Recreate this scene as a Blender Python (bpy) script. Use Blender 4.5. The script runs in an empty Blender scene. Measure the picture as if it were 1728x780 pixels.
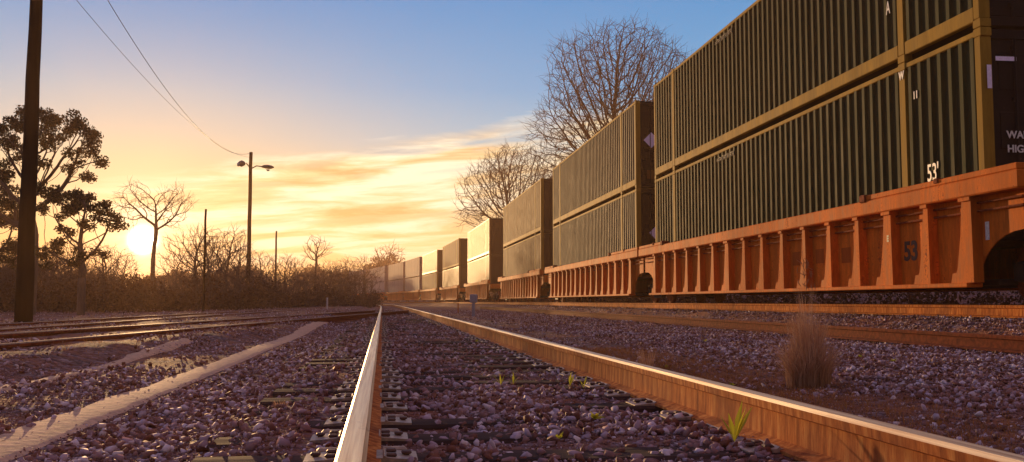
import bpy, math, random
import numpy as np
from mathutils import Vector, Matrix

rnd = random.Random(7)
rng = np.random.default_rng(11)
SC = bpy.context.scene
COL = SC.collection
R = math.radians
PSI, TH, F0, EYE = R(7.76), R(4.25), 1600.0, 0.353
cp, sp_ = math.cos(PSI), math.sin(PSI)


# ------------------------------------------------------------ frames
def UD(u, D, z=0.0):
    """sideways / forward distance from the tripod -> world"""
    return Vector((u * cp + D * sp_, -u * sp_ + D * cp, z))


def at(px, D, py=None, z=None):
    """a point seen in the photograph's column px at forward distance D"""
    ct, st = math.cos(TH), math.sin(TH)
    if py is not None:
        t = (390 - py) / F0
        v = D * (t * ct + st) / (ct - t * st)
    else:
        v = z - EYE
    dep = D * ct + v * st
    return UD((px - 864) / F0 * dep, D, v + EYE)


_S = np.arange(0, 420, .25)
_hs = np.minimum(_S, 230)
_th = -np.radians(7.0 + 3e-4 * _hs**2 + .5e-6 * _hs**3)
TU = 6.30 + np.concatenate([[0], np.cumsum(np.sin(_th))[:-1]]) * .25
TD = 12.52 + np.concatenate([[0], np.cumsum(np.cos(_th))[:-1]]) * .25


def train_side(s):
    """near face of the containers at arc length s, as (u, D)"""
    if s < 0:
        return 6.30 - s * math.sin(R(7.0)), 12.52 + s * math.cos(R(7.0))
    return float(np.interp(s, _S, TU)), float(np.interp(s, _S, TD))


def train_u(D):
    D = np.asarray(D, dtype=float)
    return np.where(D < 12.52, 6.30 - (D - 12.52) * math.tan(R(7.0)),
                    np.where(D > TD[-1], TU[-1] + (D - TD[-1]) * -.75, np.interp(D, TD, TU)))


def own_x(Y):
    """sideways bend of the near track"""
    Y = np.asarray(Y, dtype=float)
    return -np.radians(2e-4) * np.maximum(Y - 50, 0)**3


# ------------------------------------------------------------ ground height
def hnoise(x, y):
    return (np.sin(x * 1.7 + 2.1 * np.sin(y * .63)) * np.cos(y * 1.3 + x * .31)
            + .5 * np.sin(x * 4.1 + y * 2.9 + 1.3) * np.cos(y * 3.7 - x * 1.9))


def gz(x, y):
    x = np.asarray(x, dtype=float); y = np.asarray(y, dtype=float)
    u = x * cp - y * sp_; D = x * sp_ + y * cp
    q = (u - train_u(D)) * .99                       # metres right of the container side
    z = np.full(np.broadcast(x, y).shape, -.20)
    X = x - own_x(y)
    # shallow hollow left of the near track, dips right of it
    z = z - .05 * np.exp(-((X + 1.0) / .5)**2) - .06 * np.exp(-((X - 2.6) / .8)**2)
    t = np.clip((q + 1.05) / .8, 0, 1)
    bank = .31 * t * t * (3 - 2 * t)
    t2 = np.clip((q - 4.2) / 1.5, 0, 1)
    t3 = np.clip((q - 6.5) / 5, 0, 1)  # rise added behind the train, shaped to darken the gap under its cars
    z = z + bank - .45 * t2 * t2 * (3 - 2 * t2) + 1.15 * t3 * t3 * (3 - 2 * t3)
    z = z + np.where((X > -.75) & (X < 2.1), .022 + .022 * np.sin(x * 3.1 + 1.3 * np.sin(y * 1.9)) * np.cos(y * 2.3 + x), 0) * np.clip((1.45 - np.abs(X - .68)) / .25, 0, 1) + np.where(X < -.3, .02, 0) * np.clip((X + 1.0) / .3, 0, 1)
    amp = .016 * np.clip((np.abs(X - .68) - .9) / .8, 0.15, 1)
    near = np.clip(1 - (D - 60) / 100, 0, 1)
    amp = amp * (1 - .9 * np.exp(-((X + 1.45) / .3)**2))
    z = z + amp * hnoise(x, y) * near
    t4 = np.clip((-u - 3.5) / .7, 0, 1) * np.clip((X + 12) / 2, 0, 1) * np.clip((-X - .9) / 1.0, 0, 1)
    z = z + .115 * t4 * t4 * (3 - 2 * t4)
    z = z - .05 * np.clip((-X - 3) / 6, 0, 1)
    return z


# ------------------------------------------------------------ materials
def newmat(name):
    m = bpy.data.materials.new(name); m.use_nodes = True
    nt = m.node_tree; b = nt.nodes['Principled BSDF']
    return m, nt, b


def N(nt, t, **kw):
    n = nt.nodes.new(t)
    for k, v in kw.items():
        if k.startswith('i_'):
            n.inputs[k[2:].replace('_', ' ')].default_value = v
        else:
            setattr(n, k, v)
    return n


def ramp(nt, fac, stops, interp='LINEAR'):
    r = nt.nodes.new('ShaderNodeValToRGB'); r.color_ramp.interpolation = interp
    el = r.color_ramp.elements
    while len(el) < len(stops): el.new(.5)
    for e, (p, c) in zip(el, stops):
        e.position = p; e.color = (c[0], c[1], c[2], 1)
    nt.links.new(fac, r.inputs['Fac'])
    return r.outputs['Color']


def mix(nt, fac, a, b, mode='MIX'):
    m = nt.nodes.new('ShaderNodeMix'); m.data_type = 'RGBA'; m.blend_type = mode
    for s, v in ((0, fac), (6, a), (7, b)):
        if hasattr(v, 'links'): nt.links.new(v, m.inputs[s])
        elif s == 0: m.inputs[0].default_value = v
        else: m.inputs[s].default_value = (v[0], v[1], v[2], 1)
    return m.outputs[2]


def math_(nt, op, a, b=None, c=None, clamp=False):
    m = nt.nodes.new('ShaderNodeMath'); m.operation = op; m.use_clamp = clamp
    for i, v in enumerate((a, b, c)):
        if v is None: continue
        if hasattr(v, 'links'): nt.links.new(v, m.inputs[i])
        else: m.inputs[i].default_value = v
    return m.outputs[0]


def noise(nt, scale, detail=5, rough=.55, vec=None, coord='Object', stretch=None):
    tc = nt.nodes.new('ShaderNodeTexCoord')
    v = vec or tc.outputs[coord]
    if stretch:
        mp = nt.nodes.new('ShaderNodeMapping'); mp.inputs['Scale'].default_value = stretch
        nt.links.new(v, mp.inputs['Vector']); v = mp.outputs[0]
    n = N(nt, 'ShaderNodeTexNoise', i_Scale=scale, i_Detail=detail, i_Roughness=rough)
    nt.links.new(v, n.inputs['Vector'])
    return n.outputs['Fac']


def bump(nt, b, h, strength=.5, dist=.01):
    n = N(nt, 'ShaderNodeBump', i_Strength=strength, i_Distance=dist)
    nt.links.new(h, n.inputs['Height']); nt.links.new(n.outputs[0], b.inputs['Normal'])


def simple(name, col, rough=.7, metal=0, var=.25, scale=6, col2=None, bumpd=.004, stretch=None, coord='Object', spec=.5):
    m, nt, b = newmat(name)
    f = noise(nt, scale, 6, .6, stretch=stretch, coord=coord)
    c2 = col2 or tuple(c * (1 - var) for c in col)
    c = ramp(nt, f, [(.35, c2), (.62, col)])
    nt.links.new(c, b.inputs['Base Color'])
    b.inputs['Roughness'].default_value = rough; b.inputs['Metallic'].default_value = metal
    b.inputs['Specular IOR Level'].default_value = spec
    if bumpd: bump(nt, b, f, .6, bumpd)
    return m


def paint(name, col, rust=(.16, .055, .02), rough=.38, rustlim=.66, dirt=.35, spec=.5):
    m, nt, b = newmat(name)
    n1 = noise(nt, 1.3, 8, .62); n2 = noise(nt, 9, 8, .7, stretch=(1, 1, .22)); n3 = noise(nt, 28, 3, .6)
    d = ramp(nt, n2, [(.36, tuple(c * (1 - dirt) for c in col)), (.64, col)])
    n4 = noise(nt, 1.6, 6, .7, stretch=(1, 1, .07)); d = mix(nt, ramp(nt, n4, [(.38, (.75, .75, .75)), (.60, (0, 0, 0))]), d, tuple(c * .45 for c in col))
    rm = ramp(nt, math_(nt, 'MULTIPLY_ADD', n3, .35, math_(nt, 'MULTIPLY', n2, .65)), [(rustlim - .05, (0, 0, 0)), (rustlim, (1, 1, 1))])
    rm2 = math_(nt, 'MULTIPLY', rm, math_(nt, 'MULTIPLY_ADD', n1, 3.0, -1.1, clamp=True))
    c = mix(nt, rm2, d, rust)
    nt.links.new(c, b.inputs['Base Color'])
    nt.links.new(math_(nt, 'MULTIPLY_ADD', n2, .35, rough - .15, clamp=True), b.inputs['Roughness'])
    b.inputs['Specular IOR Level'].default_value = spec
    bump(nt, b, n2, .35, .003)
    return m


M = {}
M['olive'] = paint('dark_olive_paint', (.040, .048, .016), rough=.75, spec=.10)
M['sunlit_gold_trim'] = paint('sunlit_gold_trim_paint', (.44, .26, .035), rough=.75, spec=.08)  # gold of sunlit rails and posts is put into this trim colour
M['brown_box'] = paint('weathered_brown_paint', (.19, .080, .020), rough=.68, spec=.12)
M['tan_box'] = paint('weathered_tan_paint', (.30, .135, .028), rough=.56, spec=.20)
M['white_box'] = paint('chalky_white_paint', (.50, .40, .36), rough=.8, spec=.1)
M['grey_box'] = paint('pale_grey_paint', (.38, .29, .26), rough=.8, spec=.1)
M['door'] = paint('shade_darkened_door_paint', (.018, .014, .015), rough=.7, spec=.12)  # shade on the end faces is put into this near-black colour
M['orange'] = paint('orange_car_paint', (.88, .21, .020), rust=(.15, .03, .012), rough=.75, rustlim=.60, dirt=.5, spec=.08)
M['orange_old'] = paint('faded_orange_panel', (.48, .11, .02), rough=.8, spec=.05)
M['slate_box'] = paint('weathered_slate_paint', (.066, .056, .042), rough=.72, spec=.12)
M['steel_dark'] = simple('grimy_black_steel', (.022, .015, .014), .7, 0, .5, 14, spec=.3)
M['wood_pole'] = simple('creosoted_pole_wood', (.022, .013, .010), .95, 0, .5, 8, spec=.05, stretch=(1, 1, .08), bumpd=.01)
M['tie'] = simple('sleeper_timber', (.085, .045, .034), .95, 0, .55, 7, spec=.1, stretch=(.15, 1, 1), bumpd=.012)
M['plate'] = simple('rubbed_plate_steel', (.52, .36, .24), .55, .2, .5, 30)
M['spike'] = simple('rusty_spike_steel', (.15, .07, .045), .6, .3, .4, 40)
M['bark'] = simple('grey_brown_bark', (.10, .068, .055), .9, 0, .4, 14, stretch=(1, 1, .2), bumpd=.01)
M['twig'] = simple('twig_bark', (.085, .050, .036), .9, 0, .3, 5, bumpd=0)
M['lamp'] = simple('lamp_housing_metal', (.10, .09, .085), .5, .2, .3, 12)
M['lens'] = simple('lamp_lens_glass', (.35, .34, .30), .2, 0, .2, 12)
M['wire'] = simple('black_wire', (.02, .018, .02), .6, 0, .2, 3, bumpd=0)
M['decal'] = simple('reflective_lilac_tape', (.86, .74, .95), .5, 0, .15, 30, bumpd=0)
M['letter'] = simple('white_lettering', (.72, .70, .64), .5, 0, .3, 40, bumpd=0)
M['faded'] = simple('faded_lettering', (.30, .27, .20), .7, 0, .3, 40, bumpd=0)
M['letter_dark'] = simple('dark_stencil_lettering', (.05, .015, .01), .6, 0, .3, 40, bumpd=0)
M['post_paint'] = simple('marker_post_paint', (.34, .34, .38), .6, 0, .3, 20)
M['post_orange'] = simple('marker_orange_paint', (.6, .2, .03), .6, 0, .3, 20)
M['white_wall'] = simple('white_siding', (.6, .58, .56), .7, 0, .15, 6)
M['roof'] = simple('dark_shingles', (.07, .05, .045), .9, 0, .3, 10)
M['glass'] = simple('dark_window_glass', (.02, .025, .03), .1, 0, .2, 3, bumpd=0)


def leafmat(name, c1, c2, trans=.25, rough=.7):
    m, nt, b = newmat(name)
    f = noise(nt, 3.0, 3, .6, coord='Object')
    at_ = nt.nodes.new('ShaderNodeAttribute'); at_.attribute_name = 'tint'
    c = mix(nt, at_.outputs['Fac'], c1, c2)
    c = mix(nt, math_(nt, 'MULTIPLY', f, .6), c, tuple(x * .5 for x in c1))
    nt.links.new(c, b.inputs['Base Color']); b.inputs['Roughness'].default_value = rough
    b.inputs['Specular IOR Level'].default_value = .15
    tr = nt.nodes.new('ShaderNodeBsdfTranslucent'); nt.links.new(c, tr.inputs['Color'])
    ms = nt.nodes.new('ShaderNodeMixShader'); ms.inputs[0].default_value = trans
    nt.links.new(b.outputs[0], ms.inputs[1]); nt.links.new(tr.outputs[0], ms.inputs[2])
    nt.links.new(ms.outputs[0], nt.nodes['Material Output'].inputs['Surface'])
    return m


M['leaf'] = leafmat('dusky_leaves', (.035, .030, .014), (.085, .065, .022))
M['dryleaf'] = leafmat('withered_leaves', (.060, .026, .012), (.12, .055, .022))
M['straw'] = leafmat('dry_straw', (.56, .27, .13), (.88, .56, .33), .5)
M['reed'] = leafmat('rusty_dry_grass', (.30, .10, .035), (.50, .25, .08), .5)
M['weed'] = leafmat('yellow_green_leaves', (.40, .42, .03), (.75, .65, .06), .5)


def gravel_mat():
    m, nt, b = newmat('ballast_stone')
    a = nt.nodes.new('ShaderNodeAttribute'); a.attribute_name = 'tint'
    c = ramp(nt, a.outputs['Fac'], [(0, (.035, .014, .012)), (.25, (.12, .055, .045)), (.5, (.27, .17, .17)), (.72, (.38, .30, .35)), (.88, (.66, .57, .66)), (1, (.90, .76, .70))])
    n = noise(nt, 45, 4, .6)
    st = ramp(nt, noise(nt, .9, 4, .6), [(.34, (.15, .15, .15)), (.56, (1, 1, 1))])
    c = mix(nt, math_(nt, 'MULTIPLY', n, math_(nt, 'MULTIPLY_ADD', st, 1.2, .5)), c, mix(nt, .50, c, (.38, .11, .04)))
    nt.links.new(c, b.inputs['Base Color']); b.inputs['Roughness'].default_value = .7
    b.inputs['Specular IOR Level'].default_value = .3
    bump(nt, b, noise(nt, 160, 3, .6), .6, .002)
    return m


M['gravel'] = gravel_mat()


def ground_mat():
    m, nt, b = newmat('dirt_and_ballast')
    tc = nt.nodes.new('ShaderNodeTexCoord')
    v = N(nt, 'ShaderNodeTexVoronoi', i_Scale=19.0); nt.links.new(tc.outputs['Object'], v.inputs['Vector'])
    v2 = N(nt, 'ShaderNodeTexVoronoi', i_Scale=47.0); nt.links.new(tc.outputs['Object'], v2.inputs['Vector'])
    big = noise(nt, .55, 5, .6); mid = noise(nt, 3.2, 6, .65)
    sep = nt.nodes.new('ShaderNodeSeparateColor'); nt.links.new(v.outputs['Color'], sep.inputs[0])
    stone = ramp(nt, sep.outputs[0], [(0, (.04, .02, .018)), (.45, (.12, .07, .065)), (.8, (.22, .155, .165)), (1, (.42, .33, .33))])
    dirt = ramp(nt, mid, [(.3, (.14, .038, .015)), (.55, (.28, .088, .036)), (.75, (.40, .16, .07))])
    fac = ramp(nt, math_(nt, 'MULTIPLY_ADD', mid, .5, math_(nt, 'MULTIPLY', big, .5)), [(.42, (1, 1, 1)), (.56, (.15, .15, .15))])
    c = mix(nt, math_(nt, 'MULTIPLY', fac, .75), dirt, stone)
    nt.links.new(c, b.inputs['Base Color']); b.inputs['Roughness'].default_value = .9
    b.inputs['Specular IOR Level'].default_value = .2
    h = math_(nt, 'ADD', math_(nt, 'MULTIPLY', v.outputs['Distance'], -.7), math_(nt, 'MULTIPLY', v2.outputs['Distance'], -.3))
    h = math_(nt, 'ADD', h, math_(nt, 'MULTIPLY', mid, .8))
    bump(nt, b, h, 1.0, .05)
    return m


M['ground'] = ground_mat()
M['sand'] = simple('pale_gritty_path', (.70, .40, .22), .9, 0, .35, 18, bumpd=.012)


def rail_mats():
    m, nt, b = newmat('rail_running_surface')
    f = noise(nt, 60, 4, .6, stretch=(1, .012, 1)); g = noise(nt, 7, 4, .6, stretch=(1, .4, 1))
    c = ramp(nt, f, [(.35, (.68, .42, .20)), (.6, (1.0, .80, .46))])  # gold of the reflected low sky is tinted into the metal colour
    c = mix(nt, ramp(nt, g, [(.62, (0, 0, 0)), (.72, (.5, .5, .5))]), c, (.35, .16, .08))
    nt.links.new(c, b.inputs['Base Color']); b.inputs['Metallic'].default_value = 1
    nt.links.new(math_(nt, 'MULTIPLY_ADD', f, .25, .38), b.inputs['Roughness'])
    bump(nt, b, f, .25, .0006)
    s, nt, b = newmat('rail_rust')
    f = noise(nt, 26, 7, .68, stretch=(1, 1, .16)); g = noise(nt, 2.5, 4, .6)
    c = ramp(nt, f, [(.3, (.20, .045, .014)), (.5, (.56, .17, .038)), (.7, (.84, .38, .10))])
    c = mix(nt, ramp(nt, g, [(.45, (0, 0, 0)), (.7, (.6, .6, .6))]), c, (.20, .06, .03))
    nt.links.new(c, b.inputs['Base Color']); b.inputs['Roughness'].default_value = .9; b.inputs['Specular IOR Level'].default_value = .08
    bump(nt, b, f, .8, .003)
    return m, s


M['rail_top'], M['rust'] = rail_mats()
M['rail_dull'] = simple('dull_rail_top', (.34, .19, .11), .7, .4, .5, 20)
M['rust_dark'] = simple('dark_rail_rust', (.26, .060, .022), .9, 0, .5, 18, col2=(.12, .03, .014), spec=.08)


# ------------------------------------------------------------ mesh helpers
def tag(o, label, cat, group=None, kind=None):
    o['label'] = label; o['category'] = cat
    if group: o['group'] = group
    if kind: o['kind'] = kind
    return o


def link(o, parent=None):
    COL.objects.link(o)
    if parent is not None: o.parent = parent
    return o


class MB:
    def __init__(s): s.v = []; s.f = []; s.m = []

    def poly(s, pts, faces, mi=0):
        k = len(s.v); s.v += [tuple(p) for p in pts]
        for f in faces: s.f.append(tuple(k + i for i in f)); s.m.append(mi)

    def box(s, x0, x1, y0, y1, z0, z1, mi=0, ch=0.0):
        if ch <= 0:
            p = [(x, y, z) for z in (z0, z1) for y in (y0, y1) for x in (x0, x1)]
            s.poly(p, [(0, 2, 3, 1), (4, 5, 7, 6), (0, 1, 5, 4), (2, 6, 7, 3), (0, 4, 6, 2), (1, 3, 7, 5)], mi)
        else:   # bevelled edges: three nested rectangles
            c = min(ch, (x1 - x0) * .4, (y1 - y0) * .4, (z1 - z0) * .4)
            def rect(a, z): return [(x0 + a, y0 + a, z), (x1 - a, y0 + a, z), (x1 - a, y1 - a, z), (x0 + a, y1 - a, z)]
            r = rect(c, z0) + rect(0, z0 + c) + rect(0, z1 - c) + rect(c, z1)
            fs = [(3, 2, 1, 0), (12, 13, 14, 15)]
            for q in range(3):
                for i in range(4):
                    j = (i + 1) % 4; fs.append((q * 4 + i, q * 4 + j, q * 4 + 4 + j, q * 4 + 4 + i))
            s.poly(r, fs, mi)

    def prism(s, outline, axis, a, b, mi=0):
        """outline of (p,q) pairs extruded along an axis: 'x' -> (p,q)=(y,z), 'y' -> (x,z)"""
        n = len(outline)
        mk = (lambda t, p, q: (t, p, q)) if axis == 'x' else (lambda t, p, q: (p, t, q))
        pts = [mk(a, p, q) for p, q in outline] + [mk(b, p, q) for p, q in outline]
        fs = [tuple(range(n))[::-1], tuple(range(n, 2 * n))] + [(i, (i + 1) % n, n + (i + 1) % n, n + i) for i in range(n)]
        s.poly(pts, fs, mi)

    def tube(s, pts, rad, n=8, mi=0, cap=True):
        pts = [Vector(p) for p in pts]
        if not isinstance(rad, (list, tuple)): rad = [rad] * len(pts)
        k = len(s.v); ref = None
        for i, p in enumerate(pts):
            t = (pts[min(i + 1, len(pts) - 1)] - pts[max(i - 1, 0)])
            t = t.normalized() if t.length > 1e-9 else Vector((0, 0, 1))
            if ref is None: ref = Vector((1, 0, 0)) if abs(t.x) < .9 else Vector((0, 1, 0))
            a = (ref - t * ref.dot(t)); a = a.normalized() if a.length > 1e-6 else t.orthogonal().normalized()
            ref = a; b = t.cross(a)
            for j in range(n):
                th = 2 * math.pi * j / n
                s.v.append(tuple(p + (a * math.cos(th) + b * math.sin(th)) * rad[i]))
        for i in range(len(pts) - 1):
            for j in range(n):
                s.f.append((k + i * n + j, k + i * n + (j + 1) % n, k + (i + 1) * n + (j + 1) % n, k + (i + 1) * n + j)); s.m.append(mi)
        if cap:
            s.f.append(tuple(k + j for j in range(n))[::-1]); s.m.append(mi)
            e = k + (len(pts) - 1) * n
            s.f.append(tuple(e + j for j in range(n))); s.m.append(mi)

    def mesh(s, name, mats, smooth=False):
        me = bpy.data.meshes.new(name)
        me.from_pydata(s.v, [], s.f)
        for m in (mats if isinstance(mats, (list, tuple)) else [mats]): me.materials.append(m)
        if any(s.m): me.polygons.foreach_set('material_index', s.m)
        if smooth: me.polygons.foreach_set('use_smooth', [True] * len(s.f))
        me.update()
        return me

    def build(s, name, mats, parent=None, smooth=False):
        return link(bpy.data.objects.new(name, s.mesh(name, mats, smooth)), parent)


def empty(name, loc, rz=0):
    o = bpy.data.objects.new(name, None); o.empty_display_size = .3
    o.location = loc; o.rotation_euler = (0, 0, rz)
    return link(o)


def copy_tree(o, parent=None):
    c = o.copy(); COL.objects.link(c)
    if parent is not None: c.parent = parent
    for ch in list(o.children):
        copy_tree(ch, c)
    return c


def np_mesh(name, V, Fc, mat, tint=None, smooth=False):
    """V (n,3), Fc (m,k) arrays -> mesh"""
    me = bpy.data.meshes.new(name)
    n, k = Fc.shape
    me.vertices.add(len(V)); me.vertices.foreach_set('co', V.astype(np.float32).ravel())
    me.loops.add(n * k); me.loops.foreach_set('vertex_index', Fc.astype(np.int32).ravel())
    me.polygons.add(n)
    me.polygons.foreach_set('loop_start', (np.arange(n) * k).astype(np.int32))
    me.polygons.foreach_set('loop_total', np.full(n, k, np.int32))
    if smooth: me.polygons.foreach_set('use_smooth', np.ones(n, bool))
    me.materials.append(mat)
    if tint is not None:
        a = me.attributes.new('tint', 'FLOAT', 'POINT'); a.data.foreach_set('value', tint.astype(np.float32))
    me.update(calc_edges=True)
    return me


def text_mesh(name, body, size, mat, parent, loc, rot, ext=.002, sx=1.0, bold=0.0, spacing=1.0, align='CENTER'):
    cu = bpy.data.curves.new(name, 'FONT'); cu.body = body; cu.size = size; cu.extrude = ext
    cu.align_x = align; cu.align_y = 'CENTER'; cu.offset = bold; cu.space_line = spacing
    t = bpy.data.objects.new(name, cu); COL.objects.link(t)
    dg = bpy.context.evaluated_depsgraph_get()
    me = bpy.data.meshes.new_from_object(t.evaluated_get(dg)); me.name = name
    bpy.data.objects.remove(t); me.materials.clear(); me.materials.append(mat)
    o = bpy.data.objects.new(name, me); o.location = loc; o.rotation_euler = rot; o.scale = (sx, 1, 1)
    return link(o, parent)


# ------------------------------------------------------------ ground
def build_ground():
    Ds = np.concatenate([[-900, -300, -100, -40, -15, -6, -3, -1], np.arange(0, 16, .16), np.arange(16, 40, .5),
                         np.arange(40, 120, 2.5), [125, 140, 160, 185, 210, 240, 280, 340, 420, 520, 700, 1000, 1500, 2400, 4000]])
    qs = np.concatenate([[-4000, -2200, -1200, -700, -400, -250, -160, -110, -80, -60, -45, -35, -28, -22], np.arange(-18, 0.5, .16),
                         np.arange(.6, 7, .4), [8, 10, 14, 20, 30, 45, 70, 110, 170, 260, 400, 700, 1300, 2400, 4000]])
    Dg, Qg = np.meshgrid(Ds, qs, indexing='ij')
    U = train_u(np.clip(Dg, -20, 300)) + Qg
    X = U * cp + Dg * sp_; Y = -U * sp_ + Dg * cp
    Z = gz(X, Y)
    V = np.stack([X, Y, Z], -1).reshape(-1, 3)
    a, b = Dg.shape
    i, j = np.meshgrid(np.arange(a - 1), np.arange(b - 1), indexing='ij'); k = (i * b + j).ravel()
    Fc = np.stack([k, k + 1, k + b + 1, k + b], -1)
    o = bpy.data.objects.new('ground', np_mesh('ground', V, Fc, M['ground'], smooth=True)); link(o)
    o['kind'] = 'structure'


build_ground()


# ------------------------------------------------------------ ballast stones (uncountable)
def chips(k, npts, seed):
    """angular crushed stone: convex hulls of a few random points"""
    import bmesh
    r = np.random.default_rng(seed); out = []
    for _ in range(k):
        P = r.normal(size=(npts, 3)); P /= np.linalg.norm(P, axis=1, keepdims=True); P *= .75 + .35 * r.random((npts, 1))
        P *= np.array([1.1, .55 + .5 * r.random(), .42 + .4 * r.random()])
        bm = bmesh.new(); [bm.verts.new(p) for p in P]
        h = bmesh.ops.convex_hull(bm, input=bm.verts)
        bmesh.ops.delete(bm, geom=[v for v in bm.verts if not v.link_faces], context='VERTS')
        bmesh.ops.triangulate(bm, faces=bm.faces); bmesh.ops.recalc_face_normals(bm, faces=bm.faces); bm.verts.index_update()
        out.append((np.array([v.co[:] for v in bm.verts]), np.array([[v.index for v in f.verts] for f in bm.faces]))); bm.free()
    return out


CH_NEAR, CH_FAR = chips(48, 15, 3), chips(16, 9, 4)


def stones(name, n, region, near, smin, smax, label, embed=.25, keep=None, tintpow=1.0):
    X, Y = region(n)
    if keep is not None:
        k = keep(X, Y); X = X[k]; Y = Y[k]
    Zg = gz(X, Y); protos_ = CH_NEAR if near else CH_FAR
    which = rng.integers(len(protos_), size=len(X)); VV, FF, TT = [], [], []; base = 0
    for pi, (V0, F0_) in enumerate(protos_):
        m = which == pi; x, y, Z = X[m], Y[m], Zg[m]; n = len(x)
        if n == 0: continue
        s = smin + (smax - smin) * rng.random(n)**1.7
        q = rng.normal(size=(n, 4)) * np.array([1.2, .35, .35, 1.2]); q /= np.linalg.norm(q, axis=1, keepdims=True)
        w, a, b_, c = q.T
        Rm = np.stack([1 - 2 * (b_ * b_ + c * c), 2 * (a * b_ - c * w), 2 * (a * c + b_ * w), 2 * (a * b_ + c * w), 1 - 2 * (a * a + c * c), 2 * (b_ * c - a * w),
                       2 * (a * c - b_ * w), 2 * (b_ * c + a * w), 1 - 2 * (a * a + b_ * b_)], -1).reshape(n, 3, 3)
        P = np.einsum('nij,vj->nvi', Rm, V0) * s[:, None, None]
        P = P + np.stack([x, y, Z + s * (rng.random(n) * .9 - embed)], -1)[:, None, :]
        VV.append(P.reshape(-1, 3)); FF.append((F0_[None] + (np.arange(n) * len(V0))[:, None, None]).reshape(-1, 3) + base)
        base += n * len(V0); TT.append(np.repeat(rng.random(n)**tintpow, len(V0)))
    o = bpy.data.objects.new(name, np_mesh(name, np.concatenate(VV), np.concatenate(FF), M['gravel'], np.concatenate(TT))); link(o)
    tag(o, label, 'gravel', kind='stuff')


def wedge(d0, d1, k=1.16, extra=1.2, power=1.0):
    def f(n):
        # density falls with distance so that the near ground is packed
        t = rng.random(n); D = (d0**power + t * (d1**power - d0**power))**(1 / power)
        u = (rng.random(n) * 2 - 1) * (D * k / 2 + extra)
        return u * cp + D * sp_, -u * sp_ + D * cp
    return f


def patch(X, Y, s=1.0, ph=0.0):
    return (np.sin(X * 1.9 * s + ph) * np.cos(Y * 1.1 * s + 1.7 * ph) + .6 * np.sin(X * 4.3 * s + Y * 2.3 * s + ph)
            + .4 * np.sin(Y * 5.1 * s - X * 3.1 * s))


def keep_stone(X, Y):
    Xr = X - own_x(Y)
    dens = np.full(len(X), .9)
    inn = (Xr > -.02) & (Xr < 1.4)
    fr = ((Y + .11) % .5)
    tie = (fr < .22)
    dens = np.where(inn, .66 + .25 * patch(X, Y, 1.1, .4), dens)
    dens = np.where(inn & tie, .24, dens)
    dens = np.where((Xr < -.07) & (Xr > -.62), np.where(tie, .34, .42), dens)
    dens = np.where((Xr < -.62) & (Xr > -.8), .5, dens)
    dens = np.where((np.abs(Xr) < .09) | (np.abs(Xr - 1.436) < .09), .0, dens)
    dens = np.where((Xr > 1.5) & (Xr < 3.2), .24 + .2 * patch(X, Y), dens)
    dens = np.where((Xr > -1.64) & (Xr < -1.30), np.where(Xr < -1.56, .22, .0), dens)
    dens = np.where((Xr < -1.6) & (Xr > -2.5), .34 + .3 * patch(X, Y, 1.4, .7), dens)
    dens = np.where(Xr < -2.5, .10 + .22 * patch(X, Y, .8, 2), dens)
    return rng.random(len(X)) < dens


stones('ballast_gravel', 34000, wedge(1.7, 6.4, 1.2, .7, 1.35), 1, .010, .030, 'loose grey and mauve ballast stones in the foreground', keep=keep_stone)
stones('ballast_gravel', 120000, wedge(6.0, 22, 1.2, 1.0, 1.2), 0, .013, .033, 'smaller looking ballast stones farther along the tracks', keep=keep_stone)


stones('ballast_gravel', 80000, wedge(21, 60, 1.15, 1.0, 1.3), 0, .022, .045, 'ballast stones in the distance where the tracks draw together', keep=keep_stone)


def grit(n):
    D = 1.7 + rng.random(n)**1.2 * 5.5
    u = (rng.random(n) * 2 - 1) * (D * .6 + .5)
    return u * cp + D * sp_, -u * sp_ + D * cp


stones('grit', 40000, grit, 0, .004, .010, 'fine grit and stone chips scattered between the ballast stones', embed=0)


# ------------------------------------------------------------ rails
RP = [(-.07, -.172), (.07, -.172), (.07, -.160), (.012, -.142), (.009, -.05), (.034, -.040), (.0365, -.012), (.027, 0), (-.027, 0), (-.0365, -.012), (-.034, -.040), (-.009, -.05), (-.012, -.142), (-.07, -.160)]


def rail(name, pts, topz, label, cat='rail', side='rust', group=None, top='rail_top'):
    """pts: list of world (x,y) along the rail"""
    mb = MB(); n = len(RP)
    o0 = Vector((pts[0][0], pts[0][1], 0))
    for i, p in enumerate(pts):
        p = Vector((p[0], p[1])); a = Vector(pts[max(i - 1, 0)]); b = Vector(pts[min(i + 1, len(pts) - 1)])
        t = (b - a).normalized(); nx, ny = t.y, -t.x
        for q, z in RP:
            mb.v.append((p.x + nx * q - o0.x, p.y + ny * q - o0.y, z))
    for i in range(len(pts) - 1):
        for j in range(n):
            a, b = i * n + j, i * n + (j + 1) % n
            mb.f.append((a, a + n, b + n, b)); mb.m.append(1 if j in (6, 7, 8) else 0)
    mb.f.append(tuple(range(n))); mb.m.append(0)
    mb.f.append(tuple((len(pts) - 1) * n + j for j in range(n))[::-1]); mb.m.append(0)
    o = mb.build(name, [M[side], M[top]])
    o.location = (o0.x, o0.y, topz)
    tag(o, label, cat, group)
    return o


ys = list(np.concatenate([np.arange(-6, 50, 4), np.arange(50, 190, 5)]))
rail('rail', [(-.0694 + float(own_x(y)), y) for y in ys], 0, 'polished bare rail running up from the bottom edge, left rail of the nearest track')
rail('rail', [(1.436 + float(own_x(y)), y) for y in ys], 0, 'long rust sided rail with a gleaming top crossing the foreground to the lower right')


def train_pts(off, s0=-16, s1=300, st=4.0):
    out = []
    for s in np.arange(s0, s1, st):
        u, D = train_side(s); u2, D2 = train_side(s + .5)
        t = Vector((u2 - u, D2 - D)).normalized()
        w = UD(u + t.y * off, D - t.x * off)
        out.append((w.x, w.y))
    return out


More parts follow.
